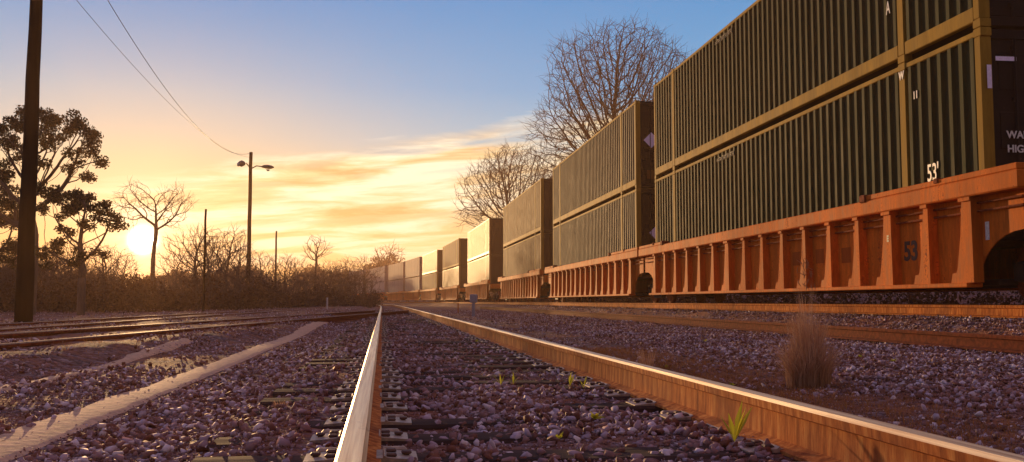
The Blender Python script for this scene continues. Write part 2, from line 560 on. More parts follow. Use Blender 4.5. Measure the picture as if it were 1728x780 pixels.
CW = 2.59
rail('rail', train_pts(CW / 2 - .75), .303, 'rusty red rail close beside the stone bank under the wheels of the freight train', side='rust', top='rust')
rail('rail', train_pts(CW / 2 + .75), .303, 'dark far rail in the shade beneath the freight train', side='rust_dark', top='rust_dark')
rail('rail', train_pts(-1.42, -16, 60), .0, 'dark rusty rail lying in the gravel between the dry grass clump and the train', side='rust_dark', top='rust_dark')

# the siding on the left that joins the near track, and the one beyond it
for uu, lab in ((-6.2, 'shiny rail of the left siding that meets the nearest track, farther of its two rails'),
                (-4.7, 'shiny rail of the left siding that meets the nearest track, nearer of its two rails')):
    pts = [UD(uu, D) for D in np.arange(-2, 44.6, 3)]
    rail('rail', [(p.x, p.y) for p in pts], -.035, lab, side='rust_dark', top='rail_dull')
for off, lab in ((0, 'pale rail of the outermost left track beneath the big pole, nearer of the pair'),
                 (-1.5, 'pale rail of the outermost left track beneath the big pole, farther of the pair')):
    pts = [UD(-7.6 + off - .098 * (D - 13.1), D) for D in np.arange(2, 120, 6)]
    rail('rail', [(p.x, p.y) for p in pts], -.06, lab, side='rust_dark', top='rail_dull')


# ------------------------------------------------------------ sleepers
def spike(parent, x, y, z):
    s = MB(); s.box(x - .009, x + .009, y - .009, y + .009, z, z + .014); s.box(x - .017, x + .017, y - .015, y + .015, z + .012, z + .024, ch=.006)
    return s.build('spike', M['spike'], parent)


def make_sleeper():
    t = empty('railway_sleeper', (0, 0, 0))
    b = MB()
    # timber with slightly ragged top
    nx = 14
    x0, x1 = -.62, 1.99
    top = [-.170 - .006 * rnd.random() for _ in range(nx + 1)]
    for k in range(nx):
        xa, xb = x0 + (x1 - x0) * k / nx, x0 + (x1 - x0) * (k + 1) / nx
        ya = .112 + .004 * rnd.random()
        b.poly([(xa, -ya, top[k] - .012), (xb, -ya, top[k + 1] - .012), (xb, -ya + .014, top[k + 1]), (xa, -ya + .014, top[k]),
                (xa, ya - .014, top[k]), (xb, ya - .014, top[k + 1]), (xb, ya, top[k + 1] - .012), (xa, ya, top[k] - .012),
                (xa, -ya, -.33), (xb, -ya, -.33), (xb, ya, -.33), (xa, ya, -.33)],
               [(0, 1, 2, 3), (3, 2, 5, 4), (4, 5, 6, 7), (8, 9, 1, 0), (7, 6, 10, 11)])
    for xx, tt in ((x0, top[0]), (x1, top[-1])):
        b.poly([(xx, -.112, -.33), (xx, .112, -.33), (xx, .112, tt - .012), (xx, -.112, tt - .012)], [(0, 1, 2, 3)])
    b.build('timber', M['tie'], t)
    for cx in (-.0694, 1.436):
        p = MB()
        p.prism([(cx - .185, -.176), (cx + .185, -.176), (cx + .185, -.166), (cx + .085, -.158), (cx + .074, -.150), (cx + .0715, -.158), (cx - .0715, -.158), (cx - .074, -.150), (cx - .085, -.158), (cx - .185, -.166)], 'y', -.09, .09)
        pl = p.build('tie_plate', M['plate'], t)
        for sx, sy in ((-.10, -.045), (-.10, .05), (.10, .045), (.10, -.05), (-.15, .0), (.15, .0)):
            spike(pl, cx + sx, sy, -.172)
        # clip on the rail foot beside the sleeper
        for sg in (-1, 1):
            a = MB(); a.box(cx + sg * .11 - .045, cx + sg * .11 + .045, .118, .150, -.190, -.155, ch=.008)
            a.build('rail_anchor', M['plate'], t)
    return t


sl0 = make_sleeper()
SLAB = 'dark timber sleeper half sunk in stones under the nearest track'
for i in range(110):
    Y = 1.25 + i * .5
    c = sl0 if i == 0 else (copy_tree(sl0) if i < 50 else copy_tree(sl0))
    c.location = (float(own_x(Y)) + rnd.uniform(-.03, .03), Y + rnd.uniform(-.03, .03), rnd.uniform(-.006, .004))
    c.rotation_euler.z = rnd.uniform(-.012, .012)
    tag(c, SLAB, 'sleeper', 'sleepers of the nearest track')

# ------------------------------------------------------------ pale path strips on the left
def strip(name, xo, w, y0, y1, label, seed, hz=.012):
    r = random.Random(seed); mb = MB(); n = int((y1 - y0) / .12)
    wk = 0.0
    for i in range(n + 1):
        y = y0 + (y1 - y0) * i / n; wk = .85 * wk + r.uniform(-.025, .025)
        wl = w * .55 + wk; wr = w * (.5 + .04 * r.random())
        xa, xb = xo - wl + float(own_x(y)), xo + wr + float(own_x(y))
        for k in range(5):
            x = xa + (xb - xa) * k / 4
            z = float(gz(x, y)) + (hz if 0 < k < 4 else -.03) 
            mb.v.append((x, y, z))
    for i in range(n):
        for k in range(4):
            a = i * 5 + k; mb.f.append((a, a + 1, a + 6, a + 5)); mb.m.append(0)
    o = mb.build(name, M['sand'], None, True); o['kind'] = 'structure'
    return o


strip('path', -1.45, .33, 1.0, 26, '', 3, .009)
strip('path', -2.35, .22, 2.0, 12, '', 5, .014)


# ------------------------------------------------------------ containers
HC, LC = 2.9, 16.15


def corr_panel(x_out, x_in, s0, s1, z0, z1, pitch=.27, thick=.012, ridge=.085, slope=.035):
    """vertical corrugation; ridge face at x_out, groove at x_in"""
    prof = []; n = max(1, round((s1 - s0) / pitch)); p = (s1 - s0) / n
    for k in range(n):
        b = s0 + k * p; g = (p - ridge - 2 * slope) / 2
        prof += [(x_in, b), (x_in, b + g), (x_out, b + g + slope), (x_out, b + g + slope + ridge), (x_in, b + g + 2 * slope + ridge)]
    prof.append((x_in, s1))
    sg = 1 if x_in > x_out else -1
    mb = MB(); m = len(prof)
    for z in (z0, z1):
        for x, y in prof: mb.v.append((x, y, z))
    for i in range(m - 1):
        mb.f.append((i, i + 1, m + i + 1, m + i)); mb.m.append(0)
    # inner skin gives the sheet a thickness
    k = len(mb.v)
    xi = x_in + sg * thick
    mb.v += [(xi, s0, z0), (xi, s1, z0), (xi, s1, z1), (xi, s0, z1)]
    mb.f.append((k, k + 3, k + 2, k + 1)); mb.m.append(0)
    return mb


def make_container(paintm, trim, kind='corr', doorm='door'):
    t = empty('shipping_container', (0, 0, 0))
    P, T, DM = M[paintm], M[trim], M[doorm]
    zb, zt = .30, 2.80
    posts = (2.0, 14.15)
    secs = [(.10, posts[0] - .06), (posts[0] + .06, posts[1] - .06), (posts[1] + .06, LC - .10)]
    for sd in (0, 1):
        xo, xi = (.012, .050) if sd == 0 else (CW - .012, CW - .050)
        full = MB()
        for a, b in secs:
            q = corr_panel(xo, xi, a, b, zb, zt) if kind == 'corr' else corr_panel(xo, xi - (xi - xo) * .8, a, b, zb, zt, 1.2, .012, 1.05, .01)
            k = len(full.v); full.v += q.v; full.f += [tuple(k + i for i in f) for f in q.f]; full.m += q.m
        full.build('side_panel', P, t)
        for a, b in secs:
            r = MB(); x0, x1 = (0, .10) if sd == 0 else (CW - .10, CW)
            r.box(x0, x1, a + .05, b - .05, .10, .31, ch=.012); r.build('bottom_rail', T, t)
        r = MB(); x0, x1 = (.004, .08) if sd == 0 else (CW - .08, CW - .004)
        r.box(x0, x1, .16, LC - .16, zt - .002, 2.875, ch=.01); r.build('top_rail', T if kind == 'corr' else P, t)
        for pz in posts:
            r = MB(); x0, x1 = (-.004, .12) if sd == 0 else (CW - .12, CW + .004)
            r.box(x0, x1, pz - .08, pz + .08, .12, 2.78, ch=.012)
            for z0 in (0, 2.78): r.box(x0 - .003, x1 + .003, pz - .095, pz + .095, z0, z0 + .12, ch=.01)
            r.build('post', T, t)
        for s0 in (0, LC - .16):
            r = MB(); x0, x1 = (0, .16) if sd == 0 else (CW - .16, CW)
            r.box(x0, x1, s0 + .02, s0 + .14, .12, 2.78, ch=.012)
            r.box(x0, x1, s0, s0 + .16, 0, .12, ch=.01); r.box(x0, x1, s0, s0 + .16, 2.78, 2.9, ch=.01)
            r.build('corner_post', T, t)
    r = MB(); r.box(.08, CW - .08, .1, LC - .1, 2.84, 2.866); r.build('roof', P, t)
    r = MB(); r.box(.10, CW - .10, .1, LC - .1, .14, .28); r.build('floor', M['steel_dark'], t)
    # near end: double doors with lock rods
    for k in (0, 1):
        xa = .17 + k * (CW / 2 - .165); xb = xa + CW / 2 - .175
        d = MB(); d.box(xa, xb, .035, .08, .16, 2.74, ch=.008)
        for zz in (.45, 1.25, 2.05): d.box(xa + .09, xb - .09, .022, .036, zz, zz + .5, ch=.01)
        do = d.build('door', DM, t)
        for fx in (.28, .72):
            x = xa + (xb - xa) * fx
            q = MB(); q.tube([(x, 0.0, .14), (x, 0.0, 2.76)], .017, 8)
            for zz in (.3, 1.0, 1.9, 2.6): q.box(x - .04, x + .04, -.005, .034, zz, zz + .05)
            q.build('lock_rod', DM, do)
    q = MB(); q.box(.161, CW - .161, .02, .12, .02, .155, ch=.01); q.build('door_sill', DM, t)
    q = MB(); q.box(.161, CW - .161, .02, .12, 2.745, 2.88, ch=.01); q.build('door_header', DM, t)
    q = MB(); q.box(.161, CW - .161, LC - .1, LC - .06, .14, 2.8); q.build('end_panel', P, t)
    return t


# ------------------------------------------------------------ well car
ZB, ZC0, ZC1, ZCONT = .553, 1.743, 1.973, 1.143          # world heights; car local z = world
E0, E1 = -.98, LC + .98


def arch_outline():
    a = [(E0, ZC0 + .02), (E0, 1.25)]
    for k in range(0, 9):
        th = math.pi / 2 * k / 8
        a.append((-.80 + .95 * math.sin(th), 1.25 - (1 - math.cos(th)) * (1.25 - ZB)))
    b = [(LC - p, q) for p, q in a][::-1]
    return a + b


def make_car(plain=False):
    t = empty('well_car', (0, 0, 0))
    O = M['orange']
    for sd in (0, 1):
        sg = -1 if sd == 0 else 1
        bx = 0 if sd == 0 else CW
        X = lambda d: bx + sg * d                     # d metres outside the container side

        def bxs(mb, d0, d1, y0, y1, z0, z1, ch=0):
            x0, x1 = sorted((X(d0), X(d1))); mb.box(x0, x1, y0, y1, z0, z1, ch=ch)
        p = MB(); x0, x1 = sorted((X(.035), X(.055))); p.prism(arch_outline(), 'x', x0, x1)
        sheet = p.build('side_sheet', O, t)
        c = MB(); bxs(c, .03, .26, E0 - .02, E1 + .02, ZC0, ZC1, .018)
        c.build('top_chord', O, t)
        for ya, yb in ((E0, 2.75), (LC - 1.6, E1)):
            c = MB(); bxs(c, .12, .25, ya, yb, ZC1 + .002, ZC1 + .085, .012)
            c.build('guide_rail', O, t)
        c = MB()
        for ya in (2.75, LC - 1.72): bxs(c, .09, .29, ya, ya + .16, ZC1 - .03, ZC1 + .10, .02)
        for ya in (.7, LC - .7): bxs(c, .10, .27, ya, ya + .09, ZC1 + .03, ZC1 + .105, .01)
        c.build('bracket', M['rust_dark'], t)
        c = MB(); bxs(c, .02, .25, .12, LC - .12, ZB - .012, ZB + .05, .01)
        c.build('bottom_sill', O, t)
        c = MB()
        for z in (1.66, 1.55): c.tube([(X(.10), E0 + .1, z), (X(.10), LC + .8, z)], .016, 6)
        c.build('brake_pipe', M['rust_dark'], t)
        if sd == 1: continue
        k = 0; s = .05
        while s < LC - .1:
            wide = k in (0, 2, 9)
            r = MB(); tw = .20 if wide else .11
            o = [(s, ZC0 - .001), (s + tw, ZC0 - .001), (s + tw + .05, 1.25), (s + tw + .14, .80), (s + tw + .17, .74), (s + tw + .26, .735), (s + tw + .30, ZB + .051), (s - .02, ZB + .051)]
            r.prism(o, 'x', X(.20), X(.0555))
            # cap plate at the chord
            r.prism([(s - .03, ZC0 - .05), (s - .03, ZC0 - .0015), (s + tw + .03, ZC0 - .0015), (s + tw + .03, ZC0 - .05)], 'x', X(.235), X(.2005))
            r.build('rib', O, t)
            k += 1; s += 1.03
    f = MB(); f.box(.2, CW - .2, .1, LC - .1, ZB + .02, ZB + .10); f.build('well_floor', M['steel_dark'], t)
    for yc, e in ((-.98, -1), (LC + .98, 1)):
        f = MB(); f.box(.0, CW, min(yc, yc - e * .7), max(yc, yc - e * .7), 1.36, ZC0 - .02, ch=.02); f.build('end_platform', O, t)
    return t


def make_bogie(parent, yc):
    b = MB(); D_ = M['steel_dark']
    for bx in (.36, CW - .50):
        o = [(yc - 1.12, .62), (yc - 1.12, .86), (yc - .62, .92), (yc - .40, 1.10), (yc + .40, 1.10), (yc + .62, .92), (yc + 1.12, .86), (yc + 1.12, .62), (yc + .55, .60), (yc + .35, .46), (yc - .35, .46), (yc - .55, .60)]
        b.prism(o, 'x', bx, bx + .14)
        for dy in (-.87, .87): b.box(bx - .04, bx + .02, yc + dy - .14, yc + dy + .14, .60, .86, ch=.03)
        for dy in (-.16, 0, .16): b.tube([(bx - .03, yc + dy, .52), (bx - .03, yc + dy, .92)], .06, 8)
    b.box(.36, CW - .36, yc - .18, yc + .18, .70, 1.0, ch=.03)
    b.box(CW / 2 - .3, CW / 2 + .3, yc - .3, yc + .3, 1.0, 1.36)
    bo = b.build('bogie', D_, parent)
    for dy in (-.87, .87):
        w = MB()
        for bx in (.545 - .065, CW - .545 - .065):
            w.tube([(bx, yc + dy, .725), (bx + .02, yc + dy, .725), (bx + .13, yc + dy, .725)], [.36, .42, .42], 32)
            w.tube([(bx - .03, yc + dy, .725), (bx, yc + dy, .725)], [.12, .16], 16)
        w.tube([(.42, yc + dy, .725), (CW - .42, yc + dy, .725)], .08, 12)
        w.build('wheelset', M['rust_dark'], bo, False)
    return bo


starts = [0.0, 18.35, 38.2, 62.8, 86.9, 109.2, 128.6, 146.95, 167.3, 186.15]
car0 = make_car(); make_bogie(car0, -1.1)
ordinal = ['nearest', 'second', 'third', 'fourth', 'fifth', 'sixth', 'seventh', 'eighth', 'ninth', 'last']
boxes = {}
for nm, args in {'olive': ('olive', 'sunlit_gold_trim'), 'slate': ('slate_box', 'sunlit_gold_trim'), 'brown': ('brown_box', 'sunlit_gold_trim'), 'tan': ('tan_box', 'tan_box'),
                 'white': ('white_box', 'white_box', 'flat', 'grey_box'), 'grey': ('grey_box', 'grey_box', 'flat', 'grey_box')}.items():
    boxes[nm] = make_container(*args)
used = set()
plan = [('olive', 'olive'), ('slate', 'slate'), ('brown', 'brown'), ('tan', 'tan'), ('tan', 'brown'), ('brown', 'tan'),
        ('grey', 'grey'), ('grey', 'grey'), ('white', 'white'), ('grey', 'white')]
desc = {'slate': 'slate grey corrugated container', 'olive': 'dark olive corrugated container', 'brown': 'weathered brown corrugated container', 'tan': 'sun glinting tan corrugated container',
        'white': 'pale smooth sided container', 'grey': 'chalky grey smooth sided container'}
colname = {'lower': 'bottom', 'upper': 'top'}
CARS, CONT = [], {}
for i, s in enumerate(starts):
    a = UD(*train_side(s)); b = UD(*train_side(s + LC))
    d = b - a; rz = math.atan2(-d.x, d.y)
    c = car0 if i == 0 else copy_tree(car0)
    if i == 0 and len(CARS) == 0: pass
    c.location = (a.x, a.y, 0); c.rotation_euler.z = rz
    where = {0: 'nearest orange ribbed well car, the one marked 53 by its wheel arch', 9: 'last orange well car, farthest left where the train fades into haze'}.get(
        i, '%s orange well car of the train, counted from the right' % ordinal[i])
    tag(c, where, 'rail car', 'well cars of the freight train')
    CARS.append(c)
    gap = (starts[i + 1] if i + 1 < len(starts) else s + 24) - s - LC
    for lev in (0, 1):
        kd = plan[i][lev]
        t = boxes[kd] if kd not in used else copy_tree(boxes[kd]); used.add(kd)
        t.location = (a.x, a.y, ZCONT + lev * 2.905); t.rotation_euler.z = rz
        tag(t, '%s, %s one on the %s well car from the right' % (desc[kd], 'top' if lev else 'bottom', 'first' if i == 0 else ordinal[i]),
            'shipping container', 'containers double stacked along the freight train')
        CONT[(i, lev)] = t
for i, s in enumerate(starts):
    gap = (starts[i + 1] if i + 1 < len(starts) else s + 24) - s - LC
    if gap > 3.4:
        make_bogie(CARS[i], LC + 1.1)
        q = MB(); q.box(CW / 2 - .1, CW / 2 + .1, LC + .98, LC + gap / 2, 1.05, 1.25, ch=.03); q.build('coupler', M['steel_dark'], CARS[i])

# writing and marks -----------------------------------------------------
SIDE = (R(90), 0, R(-90))          # faces away from the container side, reads towards the near end
END = (R(90), 0, 0)
low, up = CONT[(0, 0)], CONT[(0, 1)]
text_mesh('marking', "53'", .36, M['letter'], low, (.003, 1.24, 1.08), SIDE, .003, sx=.72, bold=.004)
text_mesh('marking', 'WARNING', .14, M['letter'], low, (.31, -.022, 1.43), END, .003, bold=.003, align='LEFT')
text_mesh('marking', 'HIGH CUBE', .14, M['letter'], low, (.31, -.022, 1.24), END, .003, bold=.003, align='LEFT')
text_mesh('marking', 'A', .30, M['letter'], up, (.003, 2.36, .98), SIDE, .003, sx=.6, bold=.003)
text_mesh('marking', 'W', .17, M['letter'], low, (-.010, 2.0, 2.70), SIDE, .003, sx=.8, bold=.008)
text_mesh('marking', '11', .16, M['letter'], low, (.003, 1.64, 2.32), SIDE, .003, sx=.9, bold=.004)


def decal(parent, pts, mat, name='decal', t=.003):
    """flat sign of real thickness; pts on the end face (x,z), face at y=-t..0"""
    mb = MB(); mb.prism(pts, 'y', -.006 - t, -.006)
    return mb.build(name, mat, parent)


decal(low, [(.20, 2.44), (.50, 2.44), (.50, 2.50), (.20, 2.50)], M['decal'], 'reflective_tape')
decal(low, [(.07, 2.06), (.135, 2.06), (.135, 2.38), (.07, 2.38)], M['decal'], 'reflective_tape')
for o in (low, up):      # small lettering too small to read, near the far top of both sides
    q = MB(); y = 10.6; rr = random.Random(4)
    for w in range(14):
        h = .11 * rr.uniform(.7, 1.0); y -= .085
        q.box(-.0005, .011, y, y + .014, 2.60, 2.60 + h)
        q.box(-.0015, .011, y, y + rr.uniform(.02, .05), 2.60 + h * .8, 2.60 + h)
        if rr.random() < .6: q.box(-.001, .011, y, y + .045, 2.60 + h * .35, 2.60 + h * .5)
    q.build('lettering', M['faded'], o)
o1, o2 = CONT[(1, 1)], CONT[(1, 0)]
decal(o1, [(.52, 1.32), (.78, 1.58), (.52, 1.84), (.26, 1.58)], M['decal'], 'placard')
decal(o1, [(.36, .30), (.66, .30), (.66, .58), (.36, .58)], M['brown_box'], 'placard')
decal(o2, [(.66, 1.20), (.90, 1.44), (.66, 1.68), (.42, 1.44)], M['decal'], 'placard')
text_mesh('marking', '53', .40, M['letter_dark'], CARS[0], (-.0580, 1.80, 1.10), SIDE, .003, bold=.012)
text_mesh('marking', 'E', .13, M['letter_dark'], CARS[0], (-.2015, 2.20, 1.32), SIDE, .002, bold=.006)
q = MB(); q.box(-.062, -.0565, .0 - .12, -.04, 1.16, 1.40); q.build('label_plate', M['letter'], CARS[0])
for yy, zz in ((4.72, 1.25), (5.75, 1.25), (3.70, 1.22)):
    q = MB(); q.box(-.060, -.0562, yy, yy + .34, zz - .2, zz + .06)
    q.build('data_panel', M['orange_old'], CARS[0])


# ------------------------------------------------------------ trees
def grow(mb, p, d, L, r, lev, maxlev, rr, spread, ends, nb=(2, 4), up=.12, seg=3, minr=.006, wig=.16, shrink=.72):
    pts = [p.copy()]; rad = [r]; dd = d.copy()
    for k in range(seg):
        dd = (dd + Vector((rr.gauss(0, wig), rr.gauss(0, wig), rr.gauss(0, wig) + up * .5))).normalized()
        p = p + dd * (L / seg); pts.append(p.copy()); rad.append(max(r * (1 - .38 * (k + 1) / seg), minr * .7))
    mb.tube(pts, rad, max(3, 8 - lev * 2), cap=False)
    if lev >= maxlev:
        ends.append((p.copy(), dd.copy())); return
    n = rr.randint(*nb)
    for i in range(n):
        src = pts[-1] if i < 2 else pts[rr.randint(max(1, seg - 2), seg)]
        ax = dd.orthogonal().normalized(); ax.rotate(Matrix.Rotation(rr.uniform(0, 6.283), 3, dd))
        ang = rr.uniform(spread * .45, spread)
        nd = dd.copy(); nd.rotate(Matrix.Rotation(ang, 3, ax)); nd = (nd + Vector((0, 0, up))).normalized()
        grow(mb, src, nd, L * rr.uniform(shrink - .12, shrink + .1), max(rad[-1] * rr.uniform(.62, .85), minr), lev + 1, maxlev, rr, spread, ends, nb, up, seg, minr, wig, shrink)


def colonise(seed, th, lobes, n_att, step, kill, trunk_lean=(0, 0), stems=None, jit=.25):
    """branches grow towards points scattered in the crown's lobes"""
    g = np.random.default_rng(seed); A = []
    wts = np.array([l[1][0] * l[1][1] * l[1][2] for l in lobes]); wts = wts / wts.sum()
    for (c, r_), w in zip(lobes, wts):
        m = int(n_att * w); d = g.normal(size=(m, 3)); d /= np.linalg.norm(d, axis=1, keepdims=True)
        A.append(np.array(c) + d * np.array(r_) * (g.random((m, 1))**.42))
    A = np.concatenate(A)
    P = []; par = []
    for (bx, by) in (stems or [(0, 0)]):
        k = max(2, int(th / step)); last = -1
        for i in range(k + 1):
            t = i / k; P.append((bx + trunk_lean[0] * t, by + trunk_lean[1] * t, -.3 + (th + .3) * t)); par.append(last); last = len(P) - 1
    P = [np.array(p) for p in P]
    PA = np.array(P); d = np.linalg.norm(A[:, None] - PA[None], axis=2); near = d.argmin(1); dist = d.min(1)
    kids = np.zeros(60000, int)
    for it in range(150):
        if len(A) == 0 or len(P) > 16000: break
        ok = kids[near] < 3; A, near, dist = A[ok], near[ok], dist[ok]
        if len(A) == 0: break
        order = np.unique(near); new = []; kids[order] += 1
        acc = np.zeros((len(P), 3)); dirs = A - PA[near]; dirs /= np.maximum(np.linalg.norm(dirs, axis=1, keepdims=True), 1e-6)
        np.add.at(acc, near, dirs)
        for i in order:
            v = acc[i] / max(np.linalg.norm(acc[i]), 1e-6) + g.normal(size=3) * jit * .5 + (0.75 * (PA[i] - PA[par[i]]) / step if par[i] >= 0 else 0); v /= np.linalg.norm(v)
            new.append(PA[i] + v * step); par.append(int(i))
        base = len(PA); NW = np.array(new); PA = np.concatenate([PA, NW]); P = list(PA)
        d = np.linalg.norm(A[:, None] - NW[None], axis=2); dm = d.min(1); am = d.argmin(1)
        u = dm < dist; near = np.where(u, am + base, near); dist = np.where(u, dm, dist)
        k = dist > kill; 
        if k.sum() == len(A) and it > 120: break
        A, near, dist = A[k], near[k], dist[k]
    return PA, np.array(par)


def skeleton_mesh(PA, par, r0, rmin, ex=2.3):
    n = len(PA); load = np.zeros(n); ch = np.zeros(n, int)
    for i in range(n - 1, -1, -1):
        if load[i] == 0: load[i] = 1
        if par[i] >= 0: load[par[i]] += load[i]; ch[par[i]] += 1
    rad = load**(1 / ex); rad = rmin + (r0 - rmin) * (rad - 1) / (rad.max() - 1)
    idx = np.nonzero(par >= 0)[0]
    a = PA[par[idx]]; b = PA[idx]; ra = np.minimum(rad[par[idx]], rad[idx] * 1.35); rb = rad[idx]
    t = b - a; t /= np.maximum(np.linalg.norm(t, axis=1, keepdims=True), 1e-6)
    ref = np.where(np.abs(t[:, 2:3]) < .9, np.array([[0, 0, 1.]]), np.array([[1., 0, 0]]))
    u = np.cross(t, ref); u /= np.linalg.norm(u, axis=1, keepdims=True); v = np.cross(t, u)
    Vs = []; k = 5; b2 = b + t * (rb * .4)[:, None]
    for c, r in ((a, ra), (b2, rb)):
        for j in range(k):
            th = 2 * math.pi * j / k; Vs.append(c + (u * math.cos(th) + v * math.sin(th)) * r[:, None])
    V = np.stack(Vs, 1).reshape(-1, 3)
    f = np.array([[j, (j + 1) % k, k + (j + 1) % k, k + j] for j in range(k)])
    Fc = (f[None] + (np.arange(len(idx)) * 2 * k)[:, None, None]).reshape(-1, 4)
    tips = np.nonzero(ch == 0)[0]
    return V, Fc, tips, rad


def twigs(PA, par, tips, L, r, seed, n=2):
    g = np.random.default_rng(seed); T = np.repeat(tips, n)
    d = PA[T] - PA[par[T]]; d /= np.linalg.norm(d, axis=1, keepdims=True)
    d = d + g.normal(size=d.shape) * .45 + np.array([0, 0, .15]); d /= np.linalg.norm(d, axis=1, keepdims=True)
    a = PA[T]; m = a + d * L * .5 * (.5 + g.random((len(T), 1))); e = m + (d + g.normal(size=d.shape) * .25) * L * .5
    sd = np.cross(d, g.normal(size=d.shape)); sd /= np.linalg.norm(sd, axis=1, keepdims=True); s2 = np.cross(sd, d)
    V = np.stack([a + sd * r, a - sd * r * .5 + s2 * r, a - sd * r * .5 - s2 * r, m + sd * r * .7, m - sd * r * .35 + s2 * r * .7, m - sd * r * .35 - s2 * r * .7,
                  e + sd * r * .3, e - sd * r * .15 + s2 * r * .3, e - sd * r * .15 - s2 * r * .3], 1).reshape(-1, 3)
    f = [[j, (j + 1) % 3, q + (j + 1) % 3, q + j] for q in (0,) for j in range(3)]
    f = np.array([[j, (j + 1) % 3, 3 + (j + 1) % 3, 3 + j] for j in range(3)] + [[3 + j, 3 + (j + 1) % 3, 6 + (j + 1) % 3, 6 + j] for j in range(3)])
    return V, (f[None] + (np.arange(len(T)) * 9)[:, None, None]).reshape(-1, 4)


def bare_tree(name, seed, th, lobes, n_att=2600, step=.30, kill=.42, r0=.32, rmin=.014, tw=.55, ntw=2, lean=(0, 0), stems=None, jit=.25, tmat='twig'):
    t = empty(name, (0, 0, 0))
    gg = np.random.default_rng(seed + 500); big = lobes; lobes = []
    for c, r_ in big:
        lobes.append((c, tuple(.84 * x for x in r_)))
        for _ in range(7):
            d = gg.normal(size=3); d /= np.linalg.norm(d); d[2] = abs(d[2]) * .9 - .2; f = .66 + .18 * gg.random(); k_ = .28 + .18 * gg.random()
            lobes.append((tuple(c[i] + d[i] * r_[i] * f for i in range(3)), tuple(k_ * x for x in r_)))
    PA, par = colonise(seed, th, lobes, n_att, step, kill, lean, stems, jit)
    V, Fc, tips, rad = skeleton_mesh(PA, par, r0, rmin)
    if stems is None:     # the trunk is a part of its own
        cut = np.nonzero(PA[:, 2] <= th * 1.02)[0]; nt_ = int(th / step) + 1
        nf = nt_ * 5
        kf = max(2, nt_ - 1)
        m = MB(); m.tube([tuple(PA[i]) for i in range(kf)], [rad[i] * (1.5 if i == 0 else 1.02) for i in range(kf)], 12); m.build('trunk', M['bark'], t, True)
    V2, F2 = twigs(PA, par, tips, tw, rmin * .8, seed, ntw)
    link(bpy.data.objects.new('crown', np_mesh('crown', np.concatenate([V, V2]), np.concatenate([Fc, F2 + len(V)]), M[tmat])), t)
    t['_t'] = 0; del t['_t']
    return t, PA[tips]


def leaves(centers, n_each, rad, size, mat, seed=0, name='foliage', flat=.8):
    g = np.random.default_rng(seed)
    C = np.repeat(np.array(centers), n_each, 0); n = len(C)
    d = g.normal(size=(n, 3)); d /= np.linalg.norm(d, axis=1, keepdims=True)
    C = C + d * (rad * g.random((n, 1))**.45) * np.array([1, 1, flat])
    s = size * (.6 + .8 * g.random((n, 1)))
    a = g.normal(size=(n, 3)); a /= np.linalg.norm(a, axis=1, keepdims=True)
    b = np.cross(a, g.normal(size=(n, 3))); b /= np.linalg.norm(b, axis=1, keepdims=True)
    V = np.stack([C - a * s, C + b * s * .5, C + a * s, C - b * s * .5], 1).reshape(-1, 3)
    Fc = np.arange(n * 4).reshape(n, 4)
    tint = np.repeat(np.repeat(g.random(len(centers)), n_each) * .6 + g.random(n) * .4, 4)
    return np_mesh(name, V, Fc, mat, tint)


# big bare trees behind the train
def put(t, px, D, label, cat='tree', group=None, z=-.3, sx=1.0, rz=0.0):
    p = at(px, D, z=z); t.location = p; t.scale = (sx, sx, 1); t.rotation_euler.z = rz
    return tag(t, label, cat, group)


t, _ = bare_tree('bare_tree', 21, 6.5, [((.2, 0, 14.9), (5.9, 5.4, 6.6)), ((-3.0, 0, 11.8), (3.6, 3, 3.6))], 8500, .26, .36, .36, .015, .9, 3)
put(t, 1046, 72, 'tall bare tree rising behind the second stack of containers, largest of the leafless trees', rz=-PSI, sx=1.2); t.scale.z = 1.075
t, _ = bare_tree('bare_tree', 5, 5.0, [((0, 0, 11.2), (5.3, 5, 5.2)), ((-2, 0, 9), (3.4, 3, 3))], 5600, .28, .40, .30, .018, .9, 3)
put(t, 872, 90, 'spreading bare tree behind the third stack of containers, left of the tallest bare tree', rz=-PSI)
t, _ = bare_tree('bare_tree', 9, 5.0, [((0, 0, 12), (4.2, 4, 4.6))], 2600, .32, .46, .26, .02, .9, 2)
put(t, 968, 98, 'bare tree whose twigs show between the two big leafless trees behind the train', rz=-PSI)
t, _ = bare_tree('bare_tree', 14, 4.6, [((-1.6, 0, 8.9), (1.6, 1.6, 2.3)), ((1.4, 0, 8.5), (1.9, 1.8, 2.2))], 1500, .26, .38, .18, .016, .8, 3)
put(t, 256, 80, 'slender bare tree standing over the setting sun', rz=-PSI)
t, _ = bare_tree('bare_tree', 33, 4.5, [((0, 0, 10.5), (4.6, 4, 4.0))], 700, .5, .8, .28, .04, .9, 2)
put(t, 655, 215, 'distant bare tree above the far end of the train')
t, _ = bare_tree('bare_tree', 35, 4.0, [((0, 0, 7.2), (1.9, 1.8, 2.1))], 700, .34, .5, .16, .028, .6, 2)
put(t, 531, 120, 'small upright bare tree left of the far end of the train')


def leafy_tree(seed, th, lobes, label, px, D, n_att, n_each, rad_=.30, r0=.26, pick=1.0):
    t, tips = bare_tree('leafy_tree', seed, th, lobes, n_att, .26, .5, r0, .014, .3, 1, tmat='bark')
    g = np.random.default_rng(seed)
    tips = tips[g.random(len(tips)) < pick]
    link(bpy.data.objects.new('foliage', leaves([tuple(p) for p in tips], n_each, rad_, .068, M['leaf'], seed, flat=.75)), t)
    put(t, px, D, label, rz=-PSI)
    return t


